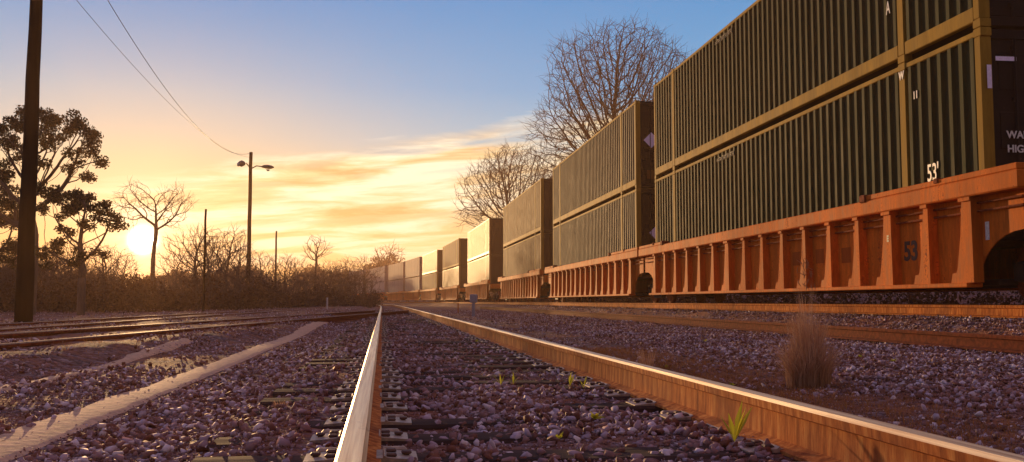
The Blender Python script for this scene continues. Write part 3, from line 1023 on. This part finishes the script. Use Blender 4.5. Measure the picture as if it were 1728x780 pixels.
leafy_tree(3, 3.6, [((.6, 0, 7.9), (2.7, 2.3, 1.9)), ((-1.7, 0, 7.2), (2.2, 2, 2.2)), ((1.9, 0, 6.8), (1.3, 1.2, 1.3)), ((.2, .3, 5.8), (1.6, 1.4, .9)), ((-1.8, .2, 4.6), (1.7, 1.6, 1.2)), ((1.6, 0, 5.1), (1.1, 1.2, .55))],
           'dark leafy tree with clumped foliage behind the big pole at the left edge', 48, 43, 4200, 150, .36, .30, 1.0)
leafy_tree(8, 2.0, [((-.5, 0, 4.5), (1.9, 1.6, 1.15)), ((.6, 0, 4.0), (1.3, 1.2, 1.0)), ((-.6, 0, 2.7), (1.7, 1.4, .9))],
           'low leafy tree with reddish dark foliage left of the sun', 136, 41, 2000, 120, .30, .16, 1.0)
leafy_tree(12, 2.4, [((0, 0, 5.4), (3.2, 2.8, 2.3)), ((1.2, 0, 3.2), (2.4, 2.0, 1.3))],
           'leafy tree cut off by the left edge of the photo behind the big pole', -60, 46, 2800, 120, .34, .24, 1.0)


# thicket of bare shrubs and small trees on the left -------------------------------
def shrub(seed, H, leaf=0):
    rr = random.Random(seed)
    stems = [(rr.uniform(-.7, .7), rr.uniform(-.5, .5)) for _ in range(6)]
    lobes = [((0, 0, H * .50), (H * .44, H * .40, H * .46))] + [((rr.uniform(-.35, .35) * H, rr.uniform(-.2, .2) * H, H * rr.uniform(.55, .72)), (H * .22, H * .2, H * .28)) for _ in range(3)]
    t, tips = bare_tree('bare_shrub', seed, H * .06, lobes, 900, .18, .27, .05, .010, .45, 2, stems=stems, jit=.35)
    if leaf:
        g = np.random.default_rng(seed); q = g.permutation(len(tips))[:leaf]
        link(bpy.data.objects.new('foliage', leaves([tuple(tips[i]) for i in q], 9, .16, .045, M['dryleaf'], seed)), t)
    return t


protos = [shrub(41, 3.6, 60), shrub(42, 4.0, 20), shrub(43, 3.2, 120), shrub(44, 4.4, 0)]
pu = set()
SG = 'leafless shrubs of the hazy thicket on the left'
SL = 'brown leafless shrub in the hazy thicket under the sunset'
for i in range(66):
    row = i % 3
    px = -70 + (i + rnd.uniform(-.4, .4)) * 10.4
    D = (58, 76, 98)[row] + rnd.uniform(-6, 6) + max(0, px - 380) * .16
    k = rnd.randrange(4)
    t = protos[k] if k not in pu else copy_tree(protos[k]); pu.add(k)
    hgt = {0: 3.6, 1: 4.0, 2: 3.2, 3: 4.4}[k]
    sun = math.exp(-((px - 240) / 75)**2)
    top = 440 + 26 * rnd.random()**1.6 + 12 * sun - (40 if 315 < px < 400 else 0) * rnd.random() + max(0, px - 440) * .03 + (-42 if px < 175 else 0) * rnd.random()
    H = (509 - top) / 1600 * D + .45
    t.location = at(px, D, z=-.25); s = H / hgt; t.scale = (s * 1.25, s * 1.25, s); t.rotation_euler.z = rnd.uniform(0, 6.28)
    tag(t, SL, 'shrub', SG)

# tangled undergrowth below the shrubs, uncountable
cu = []
for i in range(2600):
    px = rnd.uniform(-160, 640); D = rnd.uniform(50, 108) + max(0, px - 380) * .14
    hh = rnd.random() * (1.35 + .5 * math.sin(px * .06) + .4 * math.sin(px * .17 + D))
    p = at(px, D, z=0); cu.append((p.x, p.y, hh - .25))
o = link(bpy.data.objects.new('undergrowth', leaves(cu, 46, .75, .085, M['dryleaf'], 91, 'undergrowth')))
tag(o, 'tangled brown undergrowth under the thicket on the left', 'undergrowth', kind='stuff')

cu = []  # brush added on the raised bank to darken the view under the cars
for i in range(1500):
    sx_ = rnd.uniform(-14, 150); u, D = train_side(sx_); q = rnd.uniform(4.6, 9)
    p = UD(u + q, D); cu.append((p.x, p.y, float(gz(p.x, p.y)) + rnd.random() * .9))
o = link(bpy.data.objects.new('undergrowth', leaves(cu, 40, .55, .07, M['dryleaf'], 92, 'undergrowth')))
tag(o, 'brush added behind the freight train to darken the gap beneath its cars', 'undergrowth', kind='stuff')
small = []
for k_, sd_ in enumerate((61, 62, 63)):
    t, _ = bare_tree('bare_tree', sd_, 1.8, [((0, 0, 4.2), (2.0, 1.9, 2.2)), ((.8 - .8 * k_, 0, 5.2), (1.2, 1.2, 1.3))], 1300, .24, .38, .13, .016, .6, 3)
    small.append(t)
for i, (px, ytop, D) in enumerate([(326, 378, 66), (352, 392, 72), (378, 381, 68), (402, 408, 84), (441, 420, 90), (478, 428, 96), (503, 434, 110), (556, 436, 118), (588, 434, 128), (615, 430, 150),
                                   (205, 424, 78), (176, 405, 60), (116, 398, 58), (84, 408, 64), (20, 396, 60), (295, 418, 88)]):
    t = small[i] if i < 3 else copy_tree(small[i % 3])
    H = (509 - ytop) / 1600 * D + .5; put(t, px, D, 'small leafless tree standing up out of the brown thicket on the left', group='small leafless trees in the thicket', sx=H / 6.3 * 1.05, rz=i * 1.7)
    t.scale.z = H / 6.3

# the wood far off that reads as one mass
cl = []
for i in range(5200):
    px = rnd.uniform(-260, 1500); D = 230 + rnd.random() * 60 + max(0, px - 600) * .15
    h = rnd.random()**.8 * (9.0 + 2.5 * math.sin(px * .05) + 1.5 * math.sin(px * .021 + 1))
    if px < 560: h = min(h, (7.8 + .8 * math.sin(px * .11))) * (1.0 - .22 * math.exp(-((px - 240) / 90)**2))
    p = at(px, D, z=0); cl.append((p.x, p.y, h))
me = leaves(cl, 26, 1.6, .34, M['dryleaf'], 77, 'far_wood')
o = link(bpy.data.objects.new('far_wood', me)); tag(o, 'brown leafless wood far off along the horizon', 'wood', kind='stuff')


# ------------------------------------------------------------ poles, lamp, wires
def pole(name, px, D, ytop, r0, r1, label, cat='pole', lean=(0, 0)):
    b = at(px, D, z=-.25); top = at(px, D, py=ytop)
    b.z = float(gz(b.x, b.y)) - .1
    t = empty(name, b)
    h = top.z - b.z
    m = MB(); n = 9
    m.tube([(lean[0] * k / n + .01 * math.sin(k * 2.2), lean[1] * k / n, h * k / n) for k in range(n + 1)], [r0 + (r1 - r0) * k / n for k in range(n + 1)], 14)
    m.build('shaft', M['wood_pole'], t, True)
    tag(t, label, cat)
    return t, b, h


# big pole: leans a little
bp, bpb, bph = pole('utility_pole', 39, 22, -190, .20, .115, 'massive dark wooden pole rising out of the photo at the left edge', lean=(.02, 0))
ins = MB(); ins.tube([(0.02, 0, bph), (.02, 0, bph + .12)], [.05, .03], 10); ins.tube([(.02, -.12, bph - 1.6), (.02, -.26, bph - 1.6)], .03, 8)
ins.build('insulator', M['lamp'], bp, True)

lp, lpb, lph = pole('street_lamp', 418, 73, 257, .17, .13, 'tall wooden pole carrying two lamps, right of the sun', 'street lamp')
ax = Vector((cp, -sp_, 0)); fy = Vector((sp_, cp, 0))
zl = lph - 1.15
arm = MB()
arm.tube([ax * .12 + Vector((0, 0, zl - .10)), ax * .45 + Vector((0, 0, zl + .08)), ax * .95 + Vector((0, 0, zl + .02))], .045, 8)
arm.build('lamp_arm', M['lamp'], lp, True)
hd = MB()
def head(mb, c, dx, L, w, h):
    n = 8; pts = []
    ring = []
    for k, (t_, sw, sh, dz) in enumerate(((0, .35, .4, .02), (.2, .7, .75, .03), (.5, 1, 1, 0), (.8, .95, .8, -.02), (1, .5, .3, -.03))):
        for j in range(n):
            a = 2 * math.pi * j / n
            side = Vector((-dx.y, dx.x, 0))
            mb.v.append(tuple(c + dx * (L * t_) + side * (w / 2 * sw * math.cos(a)) + Vector((0, 0, dz + h / 2 * sh * math.sin(a)))))
    k0 = len(mb.v) - 5 * n
    for r_ in range(4):
        for j in range(n):
            mb.f.append((k0 + r_ * n + j, k0 + r_ * n + (j + 1) % n, k0 + (r_ + 1) * n + (j + 1) % n, k0 + (r_ + 1) * n + j)); mb.m.append(0)
    mb.f.append(tuple(k0 + j for j in range(n))[::-1]); mb.f.append(tuple(k0 + 4 * n + j for j in range(n))); mb.m += [0, 0]
head(hd, ax * .85 + Vector((0, 0, zl)), ax, .95, .36, .34)
h1 = hd.build('lamp_head', M['lamp'], lp, True)
ln = MB(); c = ax * 1.35 + Vector((0, 0, zl - .22)); ln.tube([c, c + Vector((0, 0, -.10))], [.17, .08], 10); ln.build('lens', M['lens'], h1, True)
a2 = MB(); a2.tube([-ax * .1 + Vector((0, 0, zl)), -ax * .35 + Vector((0, 0, zl + .3))], .04, 8); a2.build('lamp_arm', M['lamp'], lp, True)
h2 = MB(); dn = (-ax * .55 - fy * .8).normalized(); head(h2, -ax * .45 + Vector((0, 0, zl + .22)), dn, .62, .44, .52); ho = h2.build('lamp_head', M['lamp'], lp, True)
ln = MB(); c = -ax * .45 + dn * .60 + Vector((0, 0, zl + .12)); ln.tube([c, c + dn * .05], [.15, .15], 12); ln.build('lens', M['lens'], ho, True)

pole('thin_pole', 343, 46, 353, .065, .05, 'thin dark pole between the sun and the double lamp pole')
pole('thin_pole', 464, 92, 390, .11, .08, 'short distant pole just right of the double lamp pole')


def wire(a, b, sag, label, r=.012):
    pts = []; n = 40
    for k in range(n + 1):
        t_ = k / n; p = a.lerp(b, t_); p.z -= 4 * sag * t_ * (1 - t_); pts.append(p)
    m = MB(); m.tube([p - a for p in pts], r, 5)
    o = m.build('overhead_wire', M['wire'], None, True); o.location = a
    tag(o, label, 'wire')


ltop = lpb + Vector((0, 0, lph - .05))
wire(bpb + Vector((.02, 0, bph + .1)), ltop, 2.1, 'dark overhead wire, right hand one of the two sagging to the lamp pole')
wire(bpb + Vector((.02, -.26, bph - 1.6)), ltop + Vector((-.1, 0, -.35)), 1.1, 'fainter overhead wire, left hand one of the two sagging to the lamp pole', .008)

# markers and a small house at the left edge ---------------------------------------
def marker(px, D, ytop, w, mat, label, head_=True, mat2=None):
    b = at(px, D, z=-.3); b.z = float(gz(b.x, b.y)); top = at(px, D, py=ytop); h = top.z - b.z
    t = empty('track_marker', b, -PSI)
    m = MB(); m.box(-w / 2, w / 2, -w / 2, w / 2, -.1, h * .98, ch=.01); m.build('post', mat, t)
    if head_:
        m = MB(); m.box(-w * 1.3, w * 1.3, -w * .9, w * .9, h * .62, h * 1.0, ch=.02); m.box(-w * .5, w * .5, -w * 1.0, -w * .91, h * .7, h * .9); m.build('head', mat2 or mat, t)
    return tag(t, label, 'marker')


marker(799, 36, 497, .11, M['post_paint'], 'grey track marker with a boxy head beside the gleaming right rail')
marker(773, 44, 511, .06, M['post_orange'], 'short orange marker stake left of the grey track marker', False)
marker(552, 60, 502, .08, M['white_wall'], 'small white post standing beyond the left siding', False)

hb = at(10, 95, z=-.4); t = empty('small_house', hb, -PSI + .3)
m = MB(); m.box(-4, 1.0, -2, 2, 0, 2.0); m.build('wall', M['white_wall'], t)
m = MB(); m.prism([(-4.3, 1.98), (1.3, 1.98), (-1.5, 2.9)], 'y', -2.3, 2.3); m.build('roof', M['roof'], t)
for xx in (-2.6, -.4):
    m = MB(); m.box(xx, xx + .7, -2.05, -2.002, .8, 1.6); m.build('window', M['glass'], t)
tag(t, 'small pale building half hidden by shrubs beyond the big pole', 'house')


# ------------------------------------------------------------ grass and weeds
def blades(roots, n, hgt, w, lean, seed, curl=.6, rad=.1):
    """curved three-section blades; returns V,F,tint"""
    g = np.random.default_rng(seed)
    Rt = np.repeat(np.array(roots), n, 0); m = len(Rt)
    a = g.random(m) * 6.283; off = rad * np.sqrt(g.random(m))
    base = Rt + np.stack([np.cos(a) * off, np.sin(a) * off, np.zeros(m)], -1)
    h = hgt * (.45 + .55 * g.random(m)); ld = lean * (.2 + g.random(m)) * h
    b = a + g.normal(size=m) * .7
    d = np.stack([np.cos(b), np.sin(b), np.zeros(m)], -1)
    sd = np.stack([-np.sin(b + g.normal(size=m)), np.cos(b), np.zeros(m)], -1) * w
    P = []
    for t_, ww in ((0, 1), (.4, .9), (.75, .6), (1, .1)):
        c = base + d * (ld * t_**(1 + curl * 2))[:, None] + np.array([0, 0, 1]) * (h * (t_ - .25 * curl * t_**3))[:, None]
        P += [c - sd * ww, c + sd * ww]
    V = np.stack(P, 1).reshape(-1, 3)
    f = np.array([[0, 1, 3, 2], [2, 3, 5, 4], [4, 5, 7, 6]])
    Fc = (f[None] + (np.arange(m) * 8)[:, None, None]).reshape(-1, 4)
    return V, Fc, np.repeat(g.random(m), 8)


def clump(name, px, D, hgt, rad, n, mat, label, w=.0016, lean=.5, curl=.5, cat='grass clump', seed=1, group=None, narrow=None):
    p = at(px, D, z=-.25); p.z = float(gz(p.x, p.y))
    V, Fc, tn = blades([(0, 0, -.02)], n, hgt, w, lean, seed, curl, rad)
    o = bpy.data.objects.new(name, np_mesh(name, V, Fc, M[mat], tn)); link(o); o.location = p
    return tag(o, label, cat, group)


# the tall clump by the rail: a dense skirt with thin seed stalks above
p = at(1365, 6.7, z=-.27); p.z = float(gz(p.x, p.y))
t = empty('dry_grass_clump', p)
Vs = []; Fs = []; Ts = []; k = 0
for (n, h, r_, ln_, cu, w, sd) in ((900, .40, .15, .75, .8, .0021, 1), (620, .58, .09, .22, .5, .0017, 2), (120, .76, .04, .10, .35, .0013, 3)):
    V, Fc, tn = blades([(0, 0, -.02)], n, h, w, ln_, sd, cu, r_)
    Vs.append(V); Fs.append(Fc + k); Ts.append(tn); k += len(V)
link(bpy.data.objects.new('blades', np_mesh('blades', np.concatenate(Vs), np.concatenate(Fs), M['straw'], np.concatenate(Ts))), t)
g = MB(); rr = random.Random(6)
for i in range(26):
    a = rr.uniform(0, 6.28); q = rr.uniform(.0, .07); z = rr.uniform(.56, .73)
    c = Vector((math.cos(a) * q, math.sin(a) * q, z)); g.tube([c, c + Vector((rr.gauss(0, .012), rr.gauss(0, .012), .022)), c + Vector((rr.gauss(0, .02), rr.gauss(0, .02), .045))], [.001, .0035, .0008], 5)
g.build('seed_heads', M['straw'], t)
t.scale = (1.0, 1.0, 1.18); tag(t, 'tall dry grass clump standing beside the gleaming right rail', 'grass clump')

clump('dry_grass_clump', 1092, 8.2, .26, .05, 130, 'straw', 'thin upright dry tuft left of the tall grass clump, leftmost of the small tufts', lean=.3, seed=4)
clump('dry_grass_clump', 1122, 7.9, .20, .05, 150, 'reed', 'short reddish dry tuft between the right rail and the tall grass clump', lean=.4, seed=5)
clump('dry_grass_clump', 1190, 7.0, .13, .07, 200, 'reed', 'low rusty cushion of dry grass just beyond the right rail', lean=.8, seed=6)
clump('dry_grass_clump', 472, 4.7, .07, .03, 60, 'straw', 'little dry tuft among the stones left of the left rail', lean=.5, seed=8)

# ground cover of short dry grass on the right
roots = []
for i in range(5200):
    D = rnd.uniform(2.4, 12); X = rnd.gauss(2.35, .55)
    Y = D; 
    if X < 1.58 or X > 4.2: continue
    roots.append((X, Y, float(gz(X, Y)) - .005))
V, Fc, tn = blades(roots, 7, .062, .0012, .9, 9, .6, .04)
o = link(bpy.data.objects.new('dry_grass', np_mesh('dry_grass', V, Fc, M['reed'], tn))); tag(o, 'short rusty dry grass growing in the stones right of the right rail', 'grass', kind='stuff')
roots = []
for i in range(1500):
    D = rnd.uniform(5, 26); X = -rnd.uniform(1.7, 6.5)
    if patch(np.array([X]), np.array([D]), .6, 1.0)[0] < .1: continue
    roots.append((X, D, float(gz(X, D)) - .005))
V, Fc, tn = blades(roots, 8, .05, .0015, .9, 10, .6, .06)
o = link(bpy.data.objects.new('dry_grass', np_mesh('dry_grass', V, Fc, M['reed'], tn))); tag(o, 'thin low dead grass on the dirt left of the pale strip', 'grass', kind='stuff')


# yellow green weeds: each a small rosette
def weed(px, py, n, size, label, tall=False, ground=-.22):
    D = (EYE - ground) / math.tan(math.atan((py - 390) / F0) - TH)
    p = at(px, D, z=ground); p.z = float(gz(p.x, p.y)) + .025
    mb = MB(); rr = random.Random(int(px))
    for i in range(n):
        a = rr.uniform(0, 6.28); el = rr.uniform(.9, 1.4) if tall else rr.uniform(.25, 1.1)
        L = 1.5 * size * rr.uniform(.6, 1); w = L * (.07 if tall else .28)
        d = Vector((math.cos(a) * math.cos(el), math.sin(a) * math.cos(el), math.sin(el))); sd = Vector((-math.sin(a), math.cos(a), 0)) * w
        dr = Vector((0, 0, -L * .12))
        mb.poly([Vector((0, 0, 0)), d * L * .45 - sd, d * L + dr, d * L * .45 + sd, d * L * .45 + Vector((0, 0, -w * .3))], [(0, 1, 4), (1, 2, 4), (2, 3, 4), (3, 0, 4)])
    me = mb.mesh('weed', M['weed']); a_ = me.attributes.new('tint', 'FLOAT', 'POINT')
    a_.data.foreach_set('value', [rr.random() for _ in me.vertices])
    o = link(bpy.data.objects.new('weed', me)); o.location = p
    tag(o, label, 'weed')


for a in [(1004, 740, 12, .035, 'yellow green leafy weed between the rails near the bottom edge, largest of the weeds'),
          (944, 768, 7, .025, 'small yellow weed at the bottom edge between the rails'),
          (845, 672, 4, .07, 'thin yellow blades among stones, left pair of the blades between the rails', True),
          (866, 668, 3, .07, 'single slanting yellow blade right of the left pair between the rails', True),
          (962, 672, 4, .07, 'three crossed yellow blades between the rails, left of the upright one', True),
          (985, 676, 3, .08, 'upright yellow green blade between the rails, rightmost of the blades', True),
          (1240, 782, 6, .12, 'tall yellow grass shoots at the bottom edge beside the foot of the right rail', True),
          (1124, 618, 8, .035, 'bright yellow weed just beyond the right rail, left of the tall grass clump'),
          (1190, 582, 7, .04, 'yellow weed in the gravel left of the tall grass clump'),
          (1452, 610, 8, .035, 'yellow weed in the gravel close right of the tall grass clump'),
          (1508, 618, 8, .035, 'yellow weed in the open gravel, right of the one beside the grass clump'),
          (1236, 645, 8, .03, 'pale yellow weed at the foot of dry grass behind the right rail'),
          (805, 585, 8, .04, 'small green weed against the inner side of the right rail')]:
    weed(*a)
for a in [(1535, 549, 16, .10, 'spreading yellow green weed on the gravel between the two rusty rails'),
          (1706, 549, 6, .12, 'upright yellow sprig at the right edge between the two rusty rails', True),
          (1398, 545, 10, .07, 'small green weed between the rusty rails behind the tall grass clump')]:
    weed(*a, **{'ground': -.12})


# ------------------------------------------------------------ sky
SUN_AZ = math.atan((240 - 864) / F0) + PSI          # from +Y towards +X
SUN_EL = R(3.45)
sd = Vector((math.sin(SUN_AZ) * math.cos(SUN_EL), math.cos(SUN_AZ) * math.cos(SUN_EL), math.sin(SUN_EL)))
W = bpy.data.worlds.new('World'); SC.world = W; W.use_nodes = True
nt = W.node_tree; nt.nodes.clear()
tc = nt.nodes.new('ShaderNodeTexCoord'); dirv = tc.outputs['Generated']
sepx = nt.nodes.new('ShaderNodeSeparateXYZ'); nt.links.new(dirv, sepx.inputs[0])
dot = nt.nodes.new('ShaderNodeVectorMath'); dot.operation = 'DOT_PRODUCT'
nt.links.new(dirv, dot.inputs[0]); dot.inputs[1].default_value = sd
ang = math_(nt, 'MULTIPLY', math_(nt, 'ARCCOSINE', math_(nt, 'MINIMUM', dot.outputs['Value'], .999999)), 180 / math.pi)   # degrees
el = math_(nt, 'MULTIPLY', math_(nt, 'ARCSINE', sepx.outputs[2]), 180 / math.pi)
az = math_(nt, 'MULTIPLY', math_(nt, 'ARCTAN2', sepx.outputs[0], sepx.outputs[1]), 180 / math.pi)
eln = math_(nt, 'DIVIDE', el, 40.0, clamp=True)


def srgb(r, g, b):
    f = lambda c: (c / 255 / 12.92) if c <= 10 else ((c / 255 + .055) / 1.055)**2.4
    return (f(r), f(g), f(b))


blue = ramp(nt, eln, [(0, srgb(214, 156, 96)), (.08, srgb(216, 182, 122)), (.17, srgb(190, 186, 160)), (.24, srgb(136, 172, 192)), (.32, srgb(92, 152, 196)), (.46, srgb(62, 134, 190)), (.7, srgb(120, 136, 178)), (1, srgb(150, 142, 178))])
warm = ramp(nt, eln, [(0, srgb(222, 146, 86)), (.10, srgb(222, 178, 126)), (.20, srgb(214, 184, 146)), (.30, srgb(176, 174, 172)), (.44, srgb(84, 130, 180)), (.7, srgb(130, 136, 176)), (1, srgb(150, 142, 178))])
wf = math_(nt, 'POWER', 2.718, math_(nt, 'MULTIPLY', math_(nt, 'POWER', math_(nt, 'DIVIDE', ang, 14.0), 2.0), -1.0))
base = mix(nt, wf, blue, warm)
# clouds: stretched streaks lying low, thinning upward
cx = nt.nodes.new('ShaderNodeCombineXYZ')
slant = math_(nt, 'MULTIPLY_ADD', az, -.07, el)
nt.links.new(math_(nt, 'MULTIPLY', az, .052), cx.inputs[0]); nt.links.new(math_(nt, 'MULTIPLY', slant, .46), cx.inputs[1])
cn = N(nt, 'ShaderNodeTexNoise', i_Scale=1.0, i_Detail=8.0, i_Roughness=.58, i_Distortion=.3); nt.links.new(cx.outputs[0], cn.inputs['Vector'])
cn2 = N(nt, 'ShaderNodeTexNoise', i_Scale=2.3, i_Detail=6.0, i_Roughness=.6, i_Distortion=.5); nt.links.new(cx.outputs[0], cn2.inputs['Vector'])
topl = math_(nt, 'MULTIPLY_ADD', az, .17, 8.6)                      # cloud top climbs to the right
edge = math_(nt, 'SUBTRACT', math_(nt, 'ADD', topl, math_(nt, 'MULTIPLY', cn2.outputs['Fac'], 2.2)), el)
m1 = math_(nt, 'MULTIPLY', edge, .9, clamp=True)
m2 = math_(nt, 'MULTIPLY_ADD', el, .5, -.5, clamp=True)
m3 = math_(nt, 'MULTIPLY_ADD', az, .10, 1.9, clamp=True)            # none left of the sun
dens = math_(nt, 'MULTIPLY_ADD', cn.outputs['Fac'], 8.0, -3.05, clamp=True)
cm = math_(nt, 'MULTIPLY', math_(nt, 'MULTIPLY', m1, m2), math_(nt, 'MULTIPLY', m3, dens))
ccol = ramp(nt, cn2.outputs['Fac'], [(.34, srgb(208, 160, 104)), (.46, srgb(234, 202, 150)), (.58, srgb(250, 236, 204))])
base = mix(nt, math_(nt, 'MULTIPLY', cm, .97), base, ccol)
# the sky away from the sun is darker and mauve
anti = ramp(nt, math_(nt, 'DIVIDE', ang, 180.0), [(0, (1, 1, 1)), (.20, (1, 1, 1)), (.38, (.74, .66, .70)), (1, (.44, .38, .50))])
base = mix(nt, 1.0, base, anti, 'MULTIPLY')
# glow round the sun
g1 = math_(nt, 'MULTIPLY', math_(nt, 'POWER', 2.718, math_(nt, 'MULTIPLY', ang, -1 / 1.7)), 1.1)
g2 = math_(nt, 'MULTIPLY', math_(nt, 'POWER', 2.718, math_(nt, 'MULTIPLY', math_(nt, 'POWER', math_(nt, 'DIVIDE', ang, .40), 2.0), -1)), 50.0)
glow = mix(nt, 1.0, (1, .80, .40), mix(nt, 1.0, (0, 0, 0), (0, 0, 0)), 'MIX')
vm = nt.nodes.new('ShaderNodeVectorMath'); vm.operation = 'SCALE'; vm.inputs[0].default_value = (1, .80, .54)
nt.links.new(g1, vm.inputs['Scale'])
vm2 = nt.nodes.new('ShaderNodeVectorMath'); vm2.operation = 'SCALE'; vm2.inputs[0].default_value = (1, .88, .60)
nt.links.new(g2, vm2.inputs['Scale'])
ad = nt.nodes.new('ShaderNodeVectorMath'); ad.operation = 'ADD'; nt.links.new(vm.outputs[0], ad.inputs[0]); nt.links.new(vm2.outputs[0], ad.inputs[1])
ad2 = nt.nodes.new('ShaderNodeVectorMath'); ad2.operation = 'ADD'; nt.links.new(base, ad2.inputs[0]); nt.links.new(ad.outputs[0], ad2.inputs[1])
bg = nt.nodes.new('ShaderNodeBackground'); nt.links.new(ad2.outputs[0], bg.inputs['Color']); bg.inputs['Strength'].default_value = 1.0
sky = nt.nodes.new('ShaderNodeTexSky'); sky.sky_type = 'NISHITA'; sky.sun_disc = False
sky.sun_elevation = SUN_EL; sky.sun_rotation = SUN_AZ; sky.air_density = 1.0; sky.dust_density = 1.0
bg2 = nt.nodes.new('ShaderNodeBackground'); nt.links.new(sky.outputs[0], bg2.inputs['Color']); bg2.inputs['Strength'].default_value = .05
ash = nt.nodes.new('ShaderNodeMixShader'); ash.inputs[0].default_value = .15; nt.links.new(bg.outputs[0], ash.inputs[1]); nt.links.new(bg2.outputs[0], ash.inputs[2])
out = nt.nodes.new('ShaderNodeOutputWorld'); nt.links.new(ash.outputs[0], out.inputs['Surface'])
W.cycles.sampling_method = 'MANUAL'; W.cycles.sample_map_resolution = 1024

L = bpy.data.lights.new('sun', 'SUN'); L.energy = 5.0; L.angle = R(.6); L.color = (1, .60, .26)
lo = link(bpy.data.objects.new('sun', L)); lo.rotation_euler = (-sd).to_track_quat('-Z', 'Y').to_euler()

# haze ------------------------------------------------------------------
hz = MB(); hz.box(-420, 420, -60, 420, -1.8, 23)
m = bpy.data.materials.new('evening_haze'); m.use_nodes = True; n2 = m.node_tree; n2.nodes.clear()
pv = n2.nodes.new('ShaderNodeVolumePrincipled'); pv.inputs['Color'].default_value = (1, .62, .37, 1)
pv.inputs['Density'].default_value = .0009; pv.inputs['Anisotropy'].default_value = .45
mo = n2.nodes.new('ShaderNodeOutputMaterial'); n2.links.new(pv.outputs[0], mo.inputs['Volume'])
ho = hz.build('haze', m); ho['kind'] = 'stuff'; ho['label'] = 'warm evening haze over the whole rail yard'; ho['category'] = 'haze'

# ------------------------------------------------------------ camera and render
cam = bpy.data.cameras.new('camera'); co = link(bpy.data.objects.new('camera', cam))
cam.sensor_width = 36; cam.lens = F0 / 1728 * 36; cam.clip_start = .05; cam.clip_end = 9000
co.location = (0, 0, EYE)
fwd = Vector((math.sin(PSI) * math.cos(TH), math.cos(PSI) * math.cos(TH), math.sin(TH)))
co.rotation_euler = fwd.to_track_quat('-Z', 'Y').to_euler()
SC.camera = co
SC.render.engine = 'CYCLES'
SC.cycles.use_denoising = True
SC.cycles.max_bounces = 6; SC.cycles.diffuse_bounces = 3; SC.cycles.glossy_bounces = 3
SC.cycles.volume_bounces = 1; SC.cycles.transparent_max_bounces = 8
SC.view_settings.view_transform = 'Standard'; SC.view_settings.look = 'None'
SC.view_settings.exposure = .5; SC.view_settings.gamma = 1
